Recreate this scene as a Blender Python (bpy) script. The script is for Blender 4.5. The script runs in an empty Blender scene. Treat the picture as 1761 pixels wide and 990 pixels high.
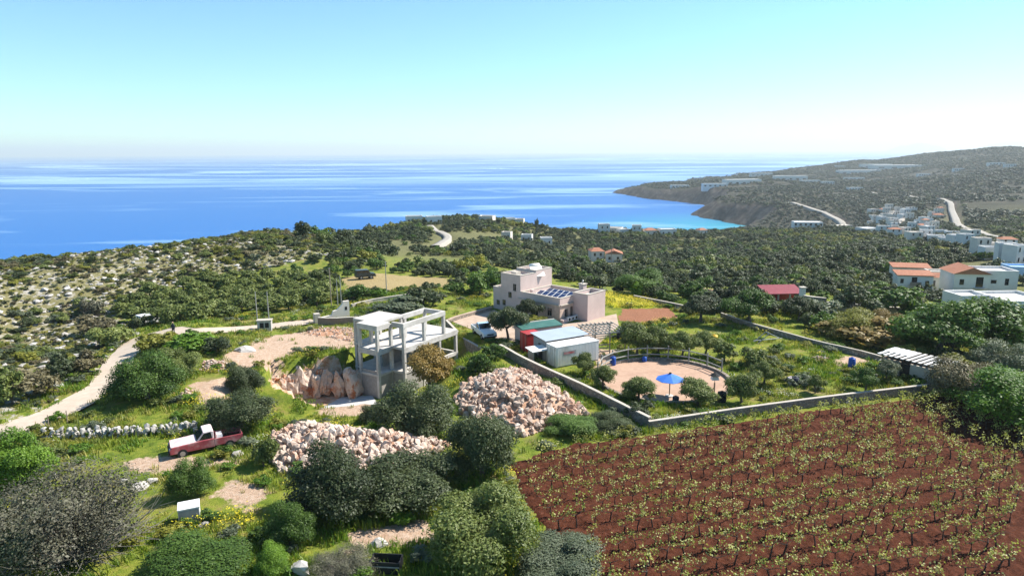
import bpy, math, random
import numpy as np
from mathutils import Matrix, Vector, Euler

random.seed(7); RNG = np.random.default_rng(7)
S = bpy.context.scene
COL = S.collection
R = math.radians

# ---------------------------------------------------------------- camera, sky, sun, exposure
FPX, PITCH, ROLL, CAMZ = 1174.0, R(11.32), R(0.36), 25.0
cam_data = bpy.data.cameras.new('camera'); cam = bpy.data.objects.new('camera', cam_data); COL.objects.link(cam)
cam_data.sensor_width = 36; cam_data.lens = 36*FPX/1761; cam_data.clip_start = 0.5; cam_data.clip_end = 90000
CM = Euler((math.pi/2-PITCH, 0, 0)).to_matrix() @ Matrix.Rotation(-ROLL, 3, 'Z')
cam.matrix_world = Matrix.Translation((0, 0, CAMZ)) @ CM.to_4x4()
S.camera = cam
SUN_AZ, SUN_EL = R(22), R(47)          # azimuth from +X towards +Y
world = bpy.data.worlds.new('World'); S.world = world; world.use_nodes = True
wn = world.node_tree.nodes; wl = world.node_tree.links
sky = wn.new('ShaderNodeTexSky'); sky.sky_type = 'NISHITA'; sky.sun_disc = False
sky.sun_elevation = SUN_EL; sky.sun_rotation = R(90)-SUN_AZ
sky.altitude = 100; sky.air_density = 1.0; sky.dust_density = 0.1; sky.ozone_density = 1.0
bg = wn['Background']; bg.inputs['Strength'].default_value = 0.082
tint = wn.new('ShaderNodeMix'); tint.data_type = 'RGBA'; tint.blend_type = 'MULTIPLY'; tint.inputs[0].default_value = 1; tint.inputs[7].default_value = (.66, .98, 1.08, 1)
wl.new(sky.outputs[0], tint.inputs[6]); wl.new(tint.outputs[2], bg.inputs['Color'])
sun_data = bpy.data.lights.new('sun', 'SUN'); sun_data.energy = 4.6; sun_data.angle = R(0.53); sun_data.color = (1, .95, .86)
sun = bpy.data.objects.new('sun', sun_data); COL.objects.link(sun)
sd = Vector((math.cos(SUN_EL)*math.cos(SUN_AZ), math.cos(SUN_EL)*math.sin(SUN_AZ), math.sin(SUN_EL)))
sun.rotation_euler = sd.to_track_quat('Z', 'Y').to_euler(); sun.location = (60, 0, 120)
vs = S.view_settings
vs.view_transform = 'Standard'; vs.look = 'None'; vs.gamma = 1; vs.use_curve_mapping = False; vs.exposure = 1.1
S.render.engine = 'CYCLES'; S.cycles.use_denoising = True; S.cycles.max_bounces = 5; S.cycles.diffuse_bounces = 2
S.cycles.transparent_max_bounces = 8; S.cycles.volume_bounces = 0

# ---------------------------------------------------------------- numeric helpers
CMN = np.array(CM)
def ray(u, v):
    d = CMN @ np.array([(u-880.5)/FPX, -(v-495)/FPX, -1.0]); return d/np.hypot(d[0], d[1])
def pz(u, v, z):
    d = ray(u, v); t = (z-CAMZ)/d[2]; return np.array([d[0]*t, d[1]*t, z])
def hash2(i, j, s):
    n = np.sin(i*127.1+j*311.7+s*74.7)*43758.5453; return n-np.floor(n)
def vnoise(x, y, s=0):
    xi = np.floor(x); yi = np.floor(y); fx = x-xi; fy = y-yi
    fx = fx*fx*(3-2*fx); fy = fy*fy*(3-2*fy)
    a = hash2(xi, yi, s); b = hash2(xi+1, yi, s); c = hash2(xi, yi+1, s); d = hash2(xi+1, yi+1, s)
    return a+(b-a)*fx+(c-a)*fy+(a-b-c+d)*fx*fy
def fbm(x, y, s=0, o=4):
    t = 0; a = .5
    for k in range(o): t = t+a*(vnoise(x, y, s+k)-.5); x = x*2.03+17; y = y*2.03-9; a *= .5
    return t
def sstep(a, b, x):
    t = np.clip((x-a)/(b-a), 0, 1); return t*t*(3-2*t)
def sdf(x, y, poly):                      # positive inside
    x = np.asarray(x, float); y = np.asarray(y, float)
    d = np.full(x.shape, 1e18); ins = np.zeros(x.shape, bool); n = len(poly)
    for i in range(n):
        ax, ay = poly[i][:2]; bx, by = poly[(i+1) % n][:2]
        ex, ey = bx-ax, by-ay; wx, wy = x-ax, y-ay
        t = np.clip((wx*ex+wy*ey)/(ex*ex+ey*ey+1e-12), 0, 1)
        d = np.minimum(d, (wx-ex*t)**2+(wy-ey*t)**2)
        c = ((ay > y) != (by > y)); ins ^= c & (x < (bx-ax)*(y-ay)/((by-ay) if by != ay else 1e-12)+ax)
    d = np.sqrt(d); return np.where(ins, d, -d)
def dline(x, y, pts):
    x = np.asarray(x, float); y = np.asarray(y, float); d = np.full(x.shape, 1e18)
    for (ax, ay), (bx, by) in zip(pts[:-1], pts[1:]):
        ex, ey = bx-ax, by-ay; t = np.clip(((x-ax)*ex+(y-ay)*ey)/(ex*ex+ey*ey+1e-12), 0, 1)
        d = np.minimum(d, (x-ax-ex*t)**2+(y-ay-ey*t)**2)
    return np.sqrt(d)

# ---------------------------------------------------------------- land form
SEA = -75.0
ctl = []
def cz(u, r, z):
    d = ray(u, 495); a = math.atan2(d[0], d[1]); ctl.append((a, r, z))
def cv(u, v, r):
    d = ray(u, v); ctl.append((math.atan2(d[0], d[1]), r, CAMZ+d[2]*r))
for u in (-1500, -500, 200, 700, 1200, 1800, 3000):
    for r in (8, 28, 55, 80): cz(u, r, 2.0)
for u in (300, 700, 1000, 1300): cz(u, 100, 2.0)
for u, z in ((-500, 0.5), (0, .6), (1500, 1), (1800, -.5), (2600, -3)): cz(u, 105, z)
cz(-500, 125, -3); cz(0, 122, -1.6); cz(250, 125, -1.0); cz(440, 130, 0.2)
cv(-300, 500, 140); cv(0, 469, 152); cv(130, 445, 160); cv(250, 427, 172); cv(440, 402, 190); cv(530, 405, 196)
for u, z in ((-500, -36), (0, -29), (250, -18), (440, -11), (530, -8)): cz(u, 250, z)
for u, z in ((-500, -85), (0, -85), (250, -85), (440, -80), (600, -80)): cz(u, 520, z)
cz(650, 125, 1.8); cz(750, 128, 1.5); cz(900, 130, .5); cz(680, 200, -4); cz(850, 200, -6); cz(700, 300, -10)
cv(600, 402, 300); cv(720, 388, 400); cv(830, 386, 440); cv(950, 398, 470); cv(1100, 406, 520); cv(1250, 405, 560); cv(1380, 399, 600); cv(1480, 398, 560)
for u in (600, 720, 830, 950, 1100): cz(u, 720, -90)
cz(1250, 780, -74); cz(1400, 760, -63)
cv(1040, 452, 225); cv(1200, 450, 230); cz(1200, 125, -.5); cz(1345, 125, 0)
cv(1400, 442, 260); cv(1400, 415, 420); cv(1150, 425, 370); cv(950, 430, 330)
cv(1690, 505, 170); cv(1580, 500, 165); cv(1700, 432, 300); cv(1600, 420, 380); cv(1900, 500, 170); cv(1900, 430, 320)
cv(1700, 402, 500); cv(1761, 400, 480); cv(1600, 385, 650); cv(1540, 372, 800); cv(1450, 391, 800); cv(1640, 348, 900); cv(1761, 342, 900); cv(1950, 345, 900)
cv(1370, 349, 1000); cv(1330, 342, 1060); cv(1250, 345, 1110); cv(1500, 335, 1150); cv(1230, 326, 1330)
cv(1160, 321, 1560); cv(1065, 325, 1640); cv(1250, 312, 1700); cv(1300, 297, 2200); cv(1480, 278, 2500); cv(1500, 303, 1900); cv(1570, 290, 2100)
cv(1600, 266, 2500); cv(1700, 300, 1500); cv(1690, 261, 2300); cv(1780, 259, 2250); cv(2000, 259, 2150); cv(1950, 300, 1400); cv(2400, 300, 1200); cv(2400, 262, 2000)
cz(1600, 3600, -20); cz(1900, 3600, -10); cz(1480, 3300, -60); cz(2400, 3500, -10); cz(3000, 1500, -5); cz(3000, 400, -20); cz(3000, 150, -6)
ctl = np.array(ctl); KT = 2.2
cp = np.stack([ctl[:, 0]*KT, np.log(ctl[:, 1])], 1)
def tps(d2): return np.where(d2 > 1e-12, .5*d2*np.log(np.maximum(d2, 1e-12)), 0)
_n = len(cp); _A = np.zeros((_n+3, _n+3))
_A[:_n, :_n] = tps(((cp[:, None]-cp[None])**2).sum(2))+np.eye(_n)*1e-4
_A[:_n, _n] = 1; _A[:_n, _n+1:] = cp; _A[_n:, :_n] = _A[:_n, _n:].T
_w = np.linalg.solve(_A, np.concatenate([ctl[:, 2], np.zeros(3)]))
def base_height(x, y):
    th = np.arctan2(x, y)*KT; lr = np.log(np.maximum(np.hypot(x, y), 6)); h = _w[_n]+_w[_n+1]*th+_w[_n+2]*lr
    for k in range(_n): h = h+_w[k]*tps((th-cp[k, 0])**2+(lr-cp[k, 1])**2)
    return h
def sp(u, v): return tuple(pz(u, v, SEA)[:2])
def ur(u, r): d = ray(u, 495); d = d/np.hypot(d[0], d[1]); return (d[0]*r, d[1]*r)
SHORE = [ur(-1500, 600), ur(-500, 520), ur(250, 520), ur(600, 640), ur(900, 700), ur(1100, 790), ur(1200, 860), sp(1262, 398), sp(1292, 390), sp(1255, 384), sp(1215, 376), sp(1192, 369),
         sp(1203, 364), sp(1222, 357), sp(1210, 352), sp(1160, 347), sp(1105, 341), sp(1075, 335), sp(1052, 331.5), ur(1050, 1680), ur(1100, 1800), ur(1180, 2000),
         ur(1300, 2400), ur(1480, 3000), ur(1560, 4200), ur(3500, 5000), ur(3500, 50), (30, -200), (-400, -200)]
def sdf_shore(x, y): return sdf(x, y, SHORE)+24*fbm(x/70, y/70, 5)+16*fbm(x/22, y/22, 6)

# frame plan (unfinished building) and house axes
FO = np.array([-12.15, 73.7]); FA = math.atan2(.838, .545)
def fl(a, b): c, s = math.cos(FA), math.sin(FA); return (FO[0]+a*c-b*s, FO[1]+a*s+b*c)
HO = np.array([6.5, 90.6]); HA = math.atan2(.683, -.730)
def hl(a, b): c, s = math.cos(HA), math.sin(HA); return (HO[0]+a*c+b*s, HO[1]+a*s-b*c)   # b to the right-back
PEN = (15.4, 66.6); PENR = 6.5
g2 = lambda pts, z=2.0: [tuple(pz(u, v, z)[:2]) for u, v in pts]
VINE = g2([(1112, 748), (1360, 711), (1610, 680), (1690, 690), (1761, 742), (1990, 800), (1990, 1060), (1030, 1060), (960, 940), (885, 850), (876, 800), (950, 770)])
PIT = g2([(468, 700), (476, 681), (540, 672), (612, 670), (655, 672), (660, 702), (560, 716)], -2.0)
FLATS = [(g2([(470, 705), (560, 700), (690, 690), (700, 728), (600, 738), (480, 735)], -.5), -.9, 6.0), (VINE, 2.0, 1.5), (g2([(760, 565), (850, 525), (1000, 500), (1060, 520), (1060, 600), (1000, 640), (940, 645), (900, 610)]), 2.0, 2.0),
         ([(PEN[0]+8*math.cos(t), PEN[1]+8*math.sin(t)) for t in np.linspace(0, 6.28, 20)[:-1]], 2.0, 2.0)]
FRAMEPOLY = [fl(-6, 1), fl(-3.0, 5.2), fl(-1.6, 7.1), fl(10, 7.1), fl(11.5, -2.0), fl(7, -3.6), fl(2, -4.5), fl(-3, -4.0)]
ROADS = {}
def height(x, y, detail=True):
    x = np.asarray(x, float); y = np.asarray(y, float); r = np.hypot(x, y)
    h = base_height(x, y)
    amp = np.interp(r, [0, 60, 100, 150, 300, 1000, 2500], [.35, .45, .8, 1.4, 2.5, 9, 16]); sc = np.interp(r, [0, 100, 300, 1000, 2500], [9, 12, 22, 70, 130])
    scq = 9.0; n1 = fbm(x/9, y/9, 1)*sstep(500, 90, r)*.9*np.interp(r, [0, 50, 90, 160], [.4, .5, 1.0, 1.6])
    n2 = fbm(x/32, y/32, 2)*sstep(60, 200, r)*3.0
    n3 = fbm(x/150, y/150, 3)*sstep(500, 1400, r)*22
    # gullies and rough ground on the far headland
    h = h+n1+n2+n3
    for poly, z, bl in FLATS:
        near = r < 130
        if near.any():
            m = sstep(-bl, 0, sdf(x, y, poly)); h = h*(1-m)+z*m
    # pit of the building site
    m = sstep(-1.5, -.1, sdf(x, y, FRAMEPOLY)); h = h*(1-m)+np.minimum(h, -1.9)*m
    m = sstep(-.5, 0.1, sdf(x, y, PIT)); h = h*(1-m)-2.1*m
    far = r > 420
    if far.any():
        d = np.zeros_like(h); d[far] = sdf_shore(x[far], y[far])
        cl = SEA-2+np.where(d > 0, d*0.95*(1+.5*fbm(x/25, y/25, 9)), d*.5)
        h = np.where(far, np.minimum(h, cl), h)
    return h
def Hs(x, y): return float(height(np.array([x]), np.array([y]))[0])
def P(u, v, zoff=0.0):
    d = ray(u, v); t = np.geomspace(15, 5000, 900); X, Y, Z = d[0]*t, d[1]*t, CAMZ+d[2]*t
    hh = height(X, Y)+zoff; k = np.argmax(Z < hh)
    if Z[k] >= hh[k]: k = len(t)-1
    a, b = t[max(k-1, 0)], t[k]; tt = np.linspace(a, b, 24); hh = height(d[0]*tt, d[1]*tt)+zoff; Z = CAMZ+d[2]*tt
    j = int(np.argmax(Z < hh)) if (Z < hh).any() else 23
    return Vector((d[0]*tt[j], d[1]*tt[j], hh[j]-zoff))
def Pc(pts): return [(p.x, p.y) for p in (P(u, v) for u, v in pts)]
def pxm(p): return FPX/(Vector(p)-cam.location).length

# ---------------------------------------------------------------- materials
MATS = {}
def newmat(name):
    m = bpy.data.materials.new(name); m.use_nodes = True; MATS[name] = m; return m, m.node_tree.nodes, m.node_tree.links, m.node_tree.nodes['Principled BSDF']
def N(nodes, t, **kw):
    n = nodes.new(t)
    for k, v in kw.items():
        if k in n.inputs: n.inputs[k].default_value = v
        else: setattr(n, k, v)
    return n
def noise(nodes, links, scale, detail=4, rough=.6, coord=None):
    n = N(nodes, 'ShaderNodeTexNoise', Scale=scale, Detail=detail, Roughness=rough)
    if coord is not None: links.new(coord, n.inputs['Vector'])
    return n.outputs['Fac']
def ramp(nodes, links, fac, stops):
    r = nodes.new('ShaderNodeValToRGB'); e = r.color_ramp.elements
    while len(e) < len(stops): e.new(.5)
    for q, (p, c) in zip(e, stops): q.position = p; q.color = (*c, 1) if len(c) == 3 else c
    links.new(fac, r.inputs[0]); return r.outputs[0]
def mixc(nodes, links, fac, a, b, mode='MIX'):
    m = nodes.new('ShaderNodeMix'); m.data_type = 'RGBA'; m.blend_type = mode
    for s, v in ((m.inputs[0], fac), (m.inputs[6], a), (m.inputs[7], b)):
        if hasattr(v, 'is_output'): links.new(v, s)
        elif isinstance(v, (int, float)): s.default_value = v
        else: s.default_value = (*v, 1)
    return m.outputs[2]
def mth(nodes, links, op, a, b=0.0, clamp=False):
    m = nodes.new('ShaderNodeMath'); m.operation = op; m.use_clamp = clamp
    for s, v in zip(m.inputs, (a, b)):
        if hasattr(v, 'is_output'): links.new(v, s)
        else: s.default_value = v
    return m.outputs[0]
def bump(nodes, links, bsdf, fac, strength=.5, dist=.05):
    b = N(nodes, 'ShaderNodeBump', Strength=strength, Distance=dist); links.new(fac, b.inputs['Height']); links.new(b.outputs[0], bsdf.inputs['Normal'])
def surf(name, c1, c2, scale=3, rough=.85, bs=.3, bd=.02, stain=None, metallic=0, spec=.3):
    m, n, l, b = newmat(name); g = n.new('ShaderNodeNewGeometry').outputs['Position']
    f = noise(n, l, scale, 6, .65, g); c = ramp(n, l, f, [(.3, c1), (.7, c2)])
    if stain:
        f2 = noise(n, l, scale*.23, 4, .7, g); c = mixc(n, l, mth(n, l, 'MULTIPLY', ramp(n, l, f2, [(.48, (0, 0, 0)), (.68, (1, 1, 1))]), .7), c, stain)
    l.new(c, b.inputs['Base Color']); b.inputs['Roughness'].default_value = rough; b.inputs['Metallic'].default_value = metallic; b.inputs['Specular IOR Level'].default_value = spec
    if bs: bump(n, l, b, noise(n, l, scale*5, 4, .6, g), bs, bd)
    return m
surf('concrete', (.42, .39, .36), (.60, .565, .525), 1.2, .9, .4, .02, (.33, .295, .265))
surf('block', (.26, .24, .225), (.36, .335, .31), 2.5, .9, .5, .03)
surf('plaster', (.52, .40, .365), (.60, .47, .43), .8, .85, .2, .01, (.47, .365, .335))
surf('coping', (.38, .33, .275), (.50, .45, .385), 1.5, .8, .2, .01)
m, n, l, b = newmat('stonewall'); g = n.new('ShaderNodeNewGeometry').outputs['Position']
vo = N(n, 'ShaderNodeTexVoronoi', Scale=3.4); l.new(g, vo.inputs['Vector']); ve = N(n, 'ShaderNodeTexVoronoi', Scale=3.4); ve.feature = 'DISTANCE_TO_EDGE'; l.new(g, ve.inputs['Vector'])
sc_ = n.new('ShaderNodeSeparateColor'); l.new(vo.outputs['Color'], sc_.inputs[0])
c = ramp(n, l, sc_.outputs[0], [(.0, (.15, .12, .095)), (.4, (.25, .20, .155)), (.8, (.36, .30, .24)), (1, (.22, .15, .10))]); c = mixc(n, l, ramp(n, l, ve.outputs['Distance'], [(.02, (1, 1, 1)), (.09, (0, 0, 0))]), c, (.10, .085, .07))
l.new(mixc(n, l, mth(n, l, 'MULTIPLY', noise(n, l, 9, 5, .7, g), .5), c, (.34, .3, .26)), b.inputs['Base Color']); b.inputs['Roughness'].default_value = .92; bump(n, l, b, ramp(n, l, ve.outputs['Distance'], [(.0, (0, 0, 0)), (.15, (1, 1, 1))]), .8, .05)
surf('stoneface', (.42, .31, .25), (.62, .47, .38), 2.4, .9, .7, .04)
surf('white_wall', (.60, .58, .55), (.70, .68, .65), .5, .8, .15, .01, (.66, .64, .60))
surf('cream_wall', (.62, .55, .47), (.72, .65, .57), .5, .8, .15, .01)
surf('blue_wall', (.35, .52, .74), (.42, .58, .78), .5, .8, .1, .01)
surf('terracotta', (.26, .10, .055), (.38, .165, .095), 2, .85, .4, .04, (.35, .16, .1))
surf('tarpaper', (.45, .43, .40), (.6, .58, .55), .8, .9, .2, .01)
surf('white_metal', (.66, .65, .62), (.78, .77, .75), .8, .45, .1, .004, (.42, .33, .26))
surf('silver_sheet', (.55, .57, .6), (.66, .68, .7), .6, .35, .1, .005, metallic=.55)
surf('grey_sheet', (.25, .26, .27), (.36, .37, .38), 1, .6, .2, .01, (.22, .17, .13))
surf('green_roof', (.03, .10, .085), (.06, .15, .12), 1, .55, .2, .01)
surf('red_paint', (.33, .02, .02), (.45, .045, .04), 2, .45, .1, .005, (.25, .04, .03))
surf('faded_red', (.30, .045, .06), (.42, .10, .11), 2.5, .5, .1, .005, (.55, .42, .40))
surf('sunbleached', (.62, .50, .49), (.78, .68, .67), 2.0, .5, .1, .004, (.5, .22, .22))
surf('red_sheet', (.17, .022, .035), (.24, .04, .05), 1.5, .6, .2, .01)
surf('dark', (.012, .012, .013), (.025, .025, .026), 2, .6, 0)
surf('rubber', (.015, .015, .016), (.03, .03, .03), 8, .85, .2, .01)
surf('timber', (.20, .15, .11), (.34, .27, .21), 5, .8, .3, .01)
surf('grey_timber', (.20, .20, .185), (.33, .325, .30), 4, .8, .3, .01)
surf('steel', (.3, .31, .32), (.42, .43, .44), 3, .4, 0, metallic=.7)
surf('blue_plastic', (.01, .05, .26), (.015, .075, .33), 2, .4, 0)
surf('blue_canvas', (.03, .14, .55), (.05, .19, .62), 2, .7, .1, .005)
surf('yellow_plastic', (.55, .33, .03), (.65, .42, .05), 2, .4, 0)
surf('car_blue', (.28, .42, .55), (.36, .5, .62), 1, .3, 0, spec=.5)
surf('car_dark', (.02, .03, .03), (.04, .05, .05), 1, .3, 0, spec=.5)
surf('car_white', (.7, .7, .7), (.78, .78, .78), 1, .3, 0, spec=.5)
surf('cloth_dark', (.03, .035, .05), (.05, .055, .07), 8, .9, .2, .01)
surf('skin', (.45, .26, .18), (.5, .3, .21), 5, .6, 0)
surf('bark', (.07, .055, .045), (.16, .13, .11), 6, .9, .7, .03)
surf('vine_bark', (.03, .022, .018), (.07, .05, .04), 12, .9, .5, .02)
surf('sand', (.36, .235, .165), (.45, .30, .215), 2, .95, .5, .03, (.33, .20, .14))
surf('track', (.40, .32, .25), (.50, .415, .335), 1.1, .95, .4, .02, (.40, .32, .25))
surf('asphalt_pale', (.26, .24, .21), (.34, .31, .27), .05, .95, .0)
surf('paving', (.36, .265, .20), (.46, .35, .27), 1.4, .9, .3, .02, (.30, .22, .165))
surf('slab_concrete', (.40, .39, .38), (.52, .51, .50), 1.1, .9, .3, .01, (.42, .40, .38))
m, n, l, b = newmat('glass'); b.inputs['Base Color'].default_value = (.012, .016, .02, 1); b.inputs['Roughness'].default_value = .08; b.inputs['Specular IOR Level'].default_value = .7
m, n, l, b = newmat('solar_cell')
g = n.new('ShaderNodeTexCoord').outputs['Object']; br = N(n, 'ShaderNodeTexBrick', Scale=6.0); br.offset = 0; br.inputs['Color1'].default_value = (.012, .022, .075, 1); br.inputs['Color2'].default_value = (.016, .03, .095, 1); br.inputs['Mortar'].default_value = (.12, .13, .17, 1); br.inputs['Mortar Size'].default_value = .012
br.inputs['Brick Width'].default_value = 1; br.inputs['Row Height'].default_value = 1
l.new(g, br.inputs['Vector']); l.new(br.outputs[0], b.inputs['Base Color']); b.inputs['Roughness'].default_value = .12
# stones: colour varies by object
def stonemat(name, cols, red=None, redamt=.5):
    m, n, l, b = newmat(name); oi = n.new('ShaderNodeObjectInfo'); g = n.new('ShaderNodeNewGeometry').outputs['Position']
    c = ramp(n, l, oi.outputs['Random'], [(i/(len(cols)-1), c) for i, c in enumerate(cols)])
    f = noise(n, l, 2.6, 6, .7, g); c = mixc(n, l, ramp(n, l, f, [(.35, (0, 0, 0)), (.75, (1, 1, 1))]), c, mixc(n, l, .35, c, (.75, .69, .62)))
    if red:
        f2 = noise(n, l, .8, 4, .7, g); c = mixc(n, l, mth(n, l, 'MULTIPLY', ramp(n, l, f2, [(.5, (0, 0, 0)), (.62, (1, 1, 1))]), redamt), c, red)
    l.new(c, b.inputs['Base Color']); b.inputs['Roughness'].default_value = .9; bump(n, l, b, noise(n, l, 9, 5, .7, g), .6, .04); return m
stonemat('rubble', [(.30, .19, .13), (.46, .33, .25), (.56, .45, .37), (.38, .25, .18), (.60, .50, .42)], (.32, .12, .05), .6)
stonemat('limestone', [(.22, .205, .185), (.34, .32, .29), (.43, .40, .37), (.28, .26, .24)])
stonemat('cutrock', [(.30, .21, .15), (.46, .36, .29), (.38, .25, .17)], (.30, .09, .025), .95)
# foliage: leaf colour varies by clump and by plant
def leafmat(name, dark, mid, light, trans=.25, rough=.55):
    m, n, l, b = newmat(name); oi = n.new('ShaderNodeObjectInfo'); at = n.new('ShaderNodeAttribute'); at.attribute_name = 'tone'
    g = n.new('ShaderNodeNewGeometry')
    f = mth(n, l, 'ADD', mth(n, l, 'MULTIPLY', at.outputs['Fac'], .65), mth(n, l, 'MULTIPLY', oi.outputs['Random'], .35))
    c = ramp(n, l, f, [(.1, dark), (.5, mid), (.95, light)])
    l.new(c, b.inputs['Base Color']); b.inputs['Roughness'].default_value = rough; b.inputs['Specular IOR Level'].default_value = .35
    tr = n.new('ShaderNodeBsdfTranslucent'); l.new(mixc(n, l, 1, c, (1, 1, .55), 'MULTIPLY'), tr.inputs['Color'])
    mx = n.new('ShaderNodeMixShader'); mx.inputs[0].default_value = trans
    l.new(b.outputs[0], mx.inputs[1]); l.new(tr.outputs[0], mx.inputs[2]); l.new(mx.outputs[0], n['Material Output'].inputs['Surface']); return m
leafmat('carob_leaf', (.024, .036, .014), (.055, .075, .026), (.12, .145, .06))
leafmat('olive_leaf', (.055, .08, .016), (.13, .165, .036), (.25, .28, .08))
leafmat('grey_leaf', (.06, .08, .045), (.125, .15, .085), (.22, .25, .155))
leafmat('green_leaf', (.032, .065, .010), (.080, .145, .022), (.17, .26, .05), .3)
leafmat('bright_leaf', (.05, .11, .010), (.11, .21, .018), (.22, .35, .04), .35)
leafmat('yellow_leaf', (.10, .11, .015), (.21, .21, .03), (.34, .33, .05), .3)
leafmat('rust_leaf', (.09, .085, .02), (.21, .15, .035), (.33, .21, .05), .3)
leafmat('dry_leaf', (.06, .055, .035), (.125, .12, .075), (.21, .205, .135), .15)
leafmat('brown_leaf', (.07, .06, .03), (.135, .115, .055), (.21, .18, .09), .15)
leafmat('vine_leaf', (.19, .23, .035), (.35, .37, .09), (.55, .52, .25), .35)
leafmat('grass_blade', (.10, .155, .012), (.19, .26, .022), (.33, .37, .05), .35)
leafmat('straw', (.20, .19, .035), (.32, .30, .06), (.42, .38, .11), .3)
leafmat('flower_yellow', (.45, .36, .01), (.6, .5, .02), (.7, .6, .05), .2)
leafmat('far_leaf', (.022, .032, .016), (.04, .055, .026), (.075, .09, .042), .1)
leafmat('flower_white', (.6, .6, .5), (.7, .7, .62), (.8, .8, .75), .2)

# ---------------------------------------------------------------- mesh helpers
def fastmesh(name, V, F, attr=None, smooth=False):
    """V (n,3), F (m,k) equal-sided faces"""
    V = np.asarray(V, np.float32); F = np.asarray(F, np.int32); me = bpy.data.meshes.new(name); k = F.shape[1]
    me.vertices.add(len(V)); me.vertices.foreach_set('co', V.ravel()); me.loops.add(F.size); me.loops.foreach_set('vertex_index', F.ravel())
    me.polygons.add(len(F)); me.polygons.foreach_set('loop_start', np.arange(0, F.size, k, dtype=np.int32)); me.polygons.foreach_set('loop_total', np.full(len(F), k, np.int32))
    if smooth: me.polygons.foreach_set('use_smooth', np.ones(len(F), bool))
    if attr:
        for an, av in attr.items():
            a = me.attributes.new(an, 'FLOAT', 'POINT'); a.data.foreach_set('value', np.asarray(av, np.float32))
    me.update(calc_edges=True); return me
def link(name, me, mat=None, parent=None, **props):
    o = bpy.data.objects.new(name, me); COL.objects.link(o)
    if mat is not None and me is not None:
        mm = MATS[mat]
        if not me.materials: me.materials.append(mm)
        elif me.materials[0] != mm: o.material_slots[0].link = 'OBJECT'; o.material_slots[0].material = mm
    if parent is not None: o.parent = parent
    for k, v in props.items():
        if v: o[k] = v
    return o
def thing(name, label, cat, loc=(0, 0, 0), rz=0, group=None):
    o = bpy.data.objects.new(name, None); COL.objects.link(o); o.location = loc; o.rotation_euler = (0, 0, rz); o.empty_display_size = .3
    o['label'] = label; o['category'] = cat
    if group: o['group'] = group
    return o
class MB:
    def __init__(s): s.v = []; s.f = []
    def box(s, x0, x1, y0, y1, z0, z1, top=None):
        k = len(s.v); t = top or (0, 0, 0, 0)
        s.v += [(x0, y0, z0), (x1, y0, z0), (x1, y1, z0), (x0, y1, z0), (x0+t[0], y0+t[2], z1), (x1-t[1], y0+t[2], z1), (x1-t[1], y1-t[3], z1), (x0+t[0], y1-t[3], z1)]
        s.f += [[k+i for i in q] for q in ((0, 3, 2, 1), (4, 5, 6, 7), (0, 1, 5, 4), (1, 2, 6, 5), (2, 3, 7, 6), (3, 0, 4, 7))]; return s
    def prism(s, pts, z0, z1):            # polygon (x,y) extruded in z
        k = len(s.v); n = len(pts); s.v += [(x, y, z0) for x, y in pts]+[(x, y, z1) for x, y in pts]
        s.f += [[k+i for i in range(n)][::-1], [k+n+i for i in range(n)]]+[[k+i, k+(i+1) % n, k+n+(i+1) % n, k+n+i] for i in range(n)]; return s
    def prism_y(s, pts, y0, y1):          # polygon (x,z) extruded in y
        k = len(s.v); n = len(pts); s.v += [(x, y0, z) for x, z in pts]+[(x, y1, z) for x, z in pts]
        s.f += [[k+i for i in range(n)], [k+n+i for i in range(n)][::-1]]+[[k+(i+1) % n, k+i, k+n+i, k+n+(i+1) % n] for i in range(n)]; return s
    def tube(s, pts, rad, n=7):
        k0 = len(s.v); m = len(pts)
        for i, p in enumerate(pts):
            p = Vector(p); a = Vector(pts[max(i-1, 0)]); b2 = Vector(pts[min(i+1, m-1)]); d = (b2-a).normalized()
            q = d.to_track_quat('Z', 'Y'); r = rad[i] if hasattr(rad, '__len__') else rad
            for j in range(n): s.v.append(tuple(p+q @ Vector((r*math.cos(j*6.2832/n), r*math.sin(j*6.2832/n), 0))))
        for i in range(m-1):
            for j in range(n): a = k0+i*n+j; b2 = k0+i*n+(j+1) % n; s.f.append([a, b2, b2+n, a+n])
        s.f.append([k0+j for j in range(n)][::-1]); s.f.append([k0+(m-1)*n+j for j in range(n)]); return s
    def lathe(s, prof, n=16, c=(0, 0, 0)):
        k0 = len(s.v)
        for r, z in prof:
            for j in range(n): s.v.append((c[0]+r*math.cos(j*6.2832/n), c[1]+r*math.sin(j*6.2832/n), c[2]+z))
        for i in range(len(prof)-1):
            for j in range(n): a = k0+i*n+j; b2 = k0+i*n+(j+1) % n; s.f.append([a, b2, b2+n, a+n])
        s.f.append([k0+j for j in range(n)][::-1]); s.f.append([k0+(len(prof)-1)*n+j for j in range(n)]); return s
    def build(s, name, mat, parent=None, smooth=False, bevel=0, loc=None, **props):
        me = bpy.data.meshes.new(name); me.from_pydata(s.v, [], s.f); me.update()
        if smooth: me.polygons.foreach_set('use_smooth', np.ones(len(me.polygons), bool))
        o = link(name, me, mat, parent, **props)
        if loc is not None: o.location = loc
        if bevel: md = o.modifiers.new('bevel', 'BEVEL'); md.width = bevel; md.segments = 2; md.limit_method = 'ANGLE'
        return o
def dup(o, parent=None):
    c = o.copy(); COL.objects.link(c)
    if parent is not None: c.parent = parent
    for ch in list(o.children): dup(ch, c)
    return c

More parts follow.
